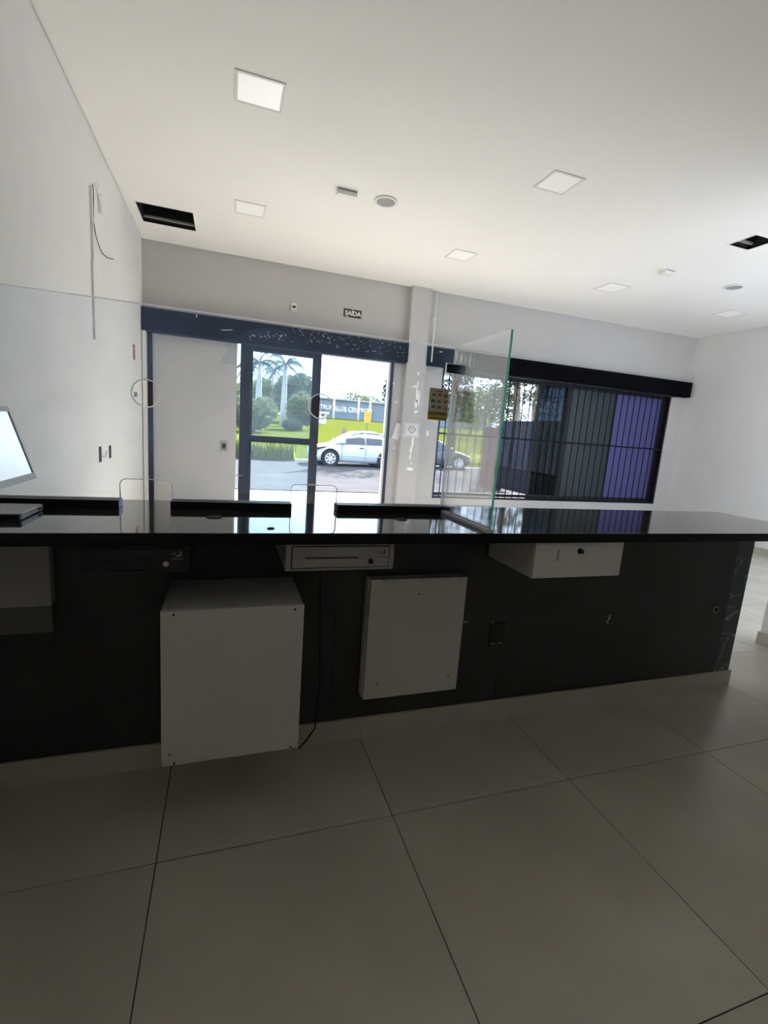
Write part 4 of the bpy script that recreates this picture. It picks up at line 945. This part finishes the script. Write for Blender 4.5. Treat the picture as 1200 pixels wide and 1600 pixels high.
# cars
def car(name, label, paint, x0, y0, L, W, H, flip=False, sticker=False):
    """side-on car, nose at x0 pointing to -X (or +X when flip), near side at y0"""
    t = thing(name, label, 'car', (x0, y0 + W / 2, ZG), 'parked cars')
    def X(u): return x0 + (L - u * L if flip else u * L)
    yc = y0 + W / 2
    g0 = ZG
    # stations: u, sill z, shoulder z, deck z, half-width factor
    st = [(0.0, .30, .50, .56, .70), (.02, .22, .58, .66, .84), (.08, .18, .68, .76, .95), (.16, .17, .76, .83, .98), (.24, .17, .82, .90, 1.0), (.32, .17, .85, .95, 1.0), (.45, .17, .87, .96, 1.0), (.6, .17, .88, .97, 1.0), (.75, .17, .90, .98, 1.0), (.86, .18, .91, .98, .98), (.94, .22, .90, .97, .95), (.985, .30, .84, .93, .90), (1.0, .38, .74, .84, .84)]
    k = H / 1.47; rings = []
    for u, s0, s1, s2, wf in st:
        h = W / 2 * wf
        rings.append([(X(u), yc - h * .88, g0 + s0 * k), (X(u), yc - h * .985, g0 + (s0 + .12) * k), (X(u), yc - h, g0 + (s0 + s1) / 2 * k), (X(u), yc - h * .97, g0 + s1 * k), (X(u), yc - h * .80, g0 + s2 * k), (X(u), yc, g0 + (s2 + .02) * k), (X(u), yc + h * .80, g0 + s2 * k), (X(u), yc + h * .97, g0 + s1 * k), (X(u), yc + h, g0 + (s0 + s1) / 2 * k), (X(u), yc + h * .985, g0 + (s0 + .12) * k), (X(u), yc + h * .88, g0 + s0 * k)])
    body = MB().loft(rings, closed=True).build('body', paint, t, True)
    # cabin
    cs = [(.245, .90), (.33, 1.13), (.41, 1.33), (.49, 1.435), (.58, 1.47), (.70, 1.46), (.82, 1.38), (.91, 1.20), (.965, .96)]
    rings = []
    for i, (u, zt) in enumerate(cs):
        hb = W / 2 * .94; ht = W / 2 * (.94 - .26 * (zt - .9) / .57)
        rings.append([(X(u), yc - hb, g0 + .87 * k), (X(u), yc - (hb * .25 + ht * .75), g0 + (.87 + (zt - .87) * .80) * k), (X(u), yc - ht * .86, g0 + (zt - .012) * k), (X(u), yc, g0 + (zt + .012) * k), (X(u), yc + ht * .86, g0 + (zt - .012) * k), (X(u), yc + (hb * .25 + ht * .75), g0 + (.87 + (zt - .87) * .80) * k), (X(u), yc + hb, g0 + .87 * k)])
    cab = MB().loft(rings, closed=True).build('cabin', paint, t, True)
    # side windows, one polygon per light on each side
    def wy(z, s):
        hb = W / 2 * .94; f = (z - .87) / .6; return yc + s * (hb - f * W / 2 * .27 + .012)
    for s in (-1, 1):
        for poly in (((.305, .91), (.375, 1.17), (.445, 1.32), (.535, 1.405), (.56, 1.41), (.565, .91)), ((.58, .91), (.575, 1.41), (.70, 1.40), (.80, 1.32), (.88, 1.12), (.875, .93))):
            mb = MB(); a = [mb.bm.verts.new((X(u), wy(z, s), g0 + z * k)) for u, z in poly]; b2 = [mb.bm.verts.new((X(u), wy(z, s) - s * .03, g0 + z * k)) for u, z in poly]
            mb.bm.faces.new(a); mb.bm.faces.new(b2[::-1])
            for i in range(len(a)): mb.bm.faces.new((a[i], b2[i], b2[(i + 1) % len(a)], a[(i + 1) % len(a)]))
            mb.build('side_window', 'car_glass', cab)
        for u in (.315, .572, .865):
            y = yc + s * W / 2 * 1.0
            box(X(u) - .006, X(u) + .006, y - .004, y + .004, g0 + .30 * k, g0 + .85 * k).build('door_seam', 'black_metal', body)
        y = yc + s * W / 2
        for u in (.525, .80): box(X(u) - .09, X(u) + .09, y - .018, y + .018, g0 + .765 * k, g0 + .795 * k).bevel(.006, 1).build('door_handle', 'black_metal' if paint == 'car_white' else paint, body)
        box(min(X(.33), X(.85)), max(X(.33), X(.85)), y - .014, y + .012, g0 + .44 * k, g0 + .465 * k).build('side_moulding', 'pole_grey' if paint == 'car_white' else paint, body)
        mb = box(X(.325) - .10, X(.325) + .07, min(y - s * .02, y + s * .16), max(y - s * .02, y + s * .16), g0 + .93 * k, g0 + 1.06 * k).bevel(.03, 2)
        mb.build('wing_mirror', paint, t)
        # headlamp and tail lamp
        y2 = yc + s * W / 2 * .84
        MB().prism([(X(.02), g0 + .60 * k), (X(.13), g0 + .72 * k), (X(.155), g0 + .78 * k), (X(.06), g0 + .71 * k)], y2 - .11, y2 + .13 if s > 0 else y2 + .11, 1).build('headlamp', 'black_metal' if paint == 'car_white' else 'lens', t)
        MB().prism([(X(.94), g0 + .70 * k), (X(.992), g0 + .72 * k), (X(.97), g0 + .90 * k), (X(.925), g0 + .88 * k)], y2 - .09, y2 + .09, 1).build('tail_lamp', 'tail_red', t)
    # windscreen
    mb = MB(); P_ = [(.262, .925, .80), (.262, .925, -.80), (.46, 1.405, -.60), (.46, 1.405, .60)]
    a = [mb.bm.verts.new((X(u), yc + W / 2 * f, g0 + (z + .012) * k)) for u, z, f in P_]; b2 = [mb.bm.verts.new((X(u + .01), yc + W / 2 * f, g0 + (z - .02) * k)) for u, z, f in P_]
    mb.bm.faces.new(a); mb.bm.faces.new(b2[::-1])
    for i in range(4): mb.bm.faces.new((a[i], b2[i], b2[(i + 1) % 4], a[(i + 1) % 4]))
    mb.build('windscreen', 'car_glass', cab)
    if sticker: box(X(.50) - .09, X(.50) + .09, wy(1.23, -1) - .05, wy(1.23, -1) - .01, g0 + 1.22 * k, g0 + 1.33 * k).build('window_sticker', 'letter_white', cab)
    # wheels
    rw_ = .315
    for u in (.195, .80):
        for s in (-1, 1):
            y = yc + s * (W / 2 - .10)
            MB().cyl((X(u), yc + s * (W / 2 - .02), g0 + rw_ + .02), 1, rw_ + .07, rw_ + .07, s * .026, 28).build('wheel_arch', 'black_metal', body)
            wl = MB().tube([(X(u), y - s * .09, g0 + rw_), (X(u), y - s * .08, g0 + rw_), (X(u), y + s * .105, g0 + rw_), (X(u), y + s * .118, g0 + rw_)], [rw_ * .94, rw_, rw_, rw_ * .94], 28).build('wheel', 'tyre', t)
            yo = y + s * .119
            mb = MB(); n = 28
            mb.loft([[(X(u) + q * math.cos(2 * math.pi * i / n), yo + s * d, g0 + rw_ + q * math.sin(2 * math.pi * i / n)) for i in range(n)] for q, d in ((rw_ * .70, 0), (rw_ * .70, .012), (rw_ * .60, .012), (rw_ * .60, .002))], cap=False, closed=True)
            for i in range(7):
                a_ = 2 * math.pi * i / 7; c_, s_ = math.cos(a_), math.sin(a_)
                q = [(-.022, .03), (.022, .03), (.040, rw_ * .64), (-.040, rw_ * .64)]
                mb.prism([(X(u) + p_ * -s_ + r_ * c_, g0 + rw_ + p_ * c_ + r_ * s_) for p_, r_ in q], yo + s * .001, yo + s * .014, 1)
            mb.cyl((X(u), yo, g0 + rw_), 1, .055, .05, s * .018, 14)
            mb.build('rim', 'rim', wl)
    return t
yk = 19.0
wx = plane_x = pix(516, 716, 1, yk).x
car('parked_car', 'white hatchback parked side-on across the street, seen through open door', 'car_white', wx - .195 * 3.95, yk, 3.95, 1.70, 1.50, sticker=True)
yk2 = 20.3; xr_ = pix(739, 720, 1, yk2).x
car('parked_car', 'dark grey parked car behind the left window bars', 'car_dark', xr_ - 3.9, yk2, 3.9, 1.7, 1.42, flip=True)
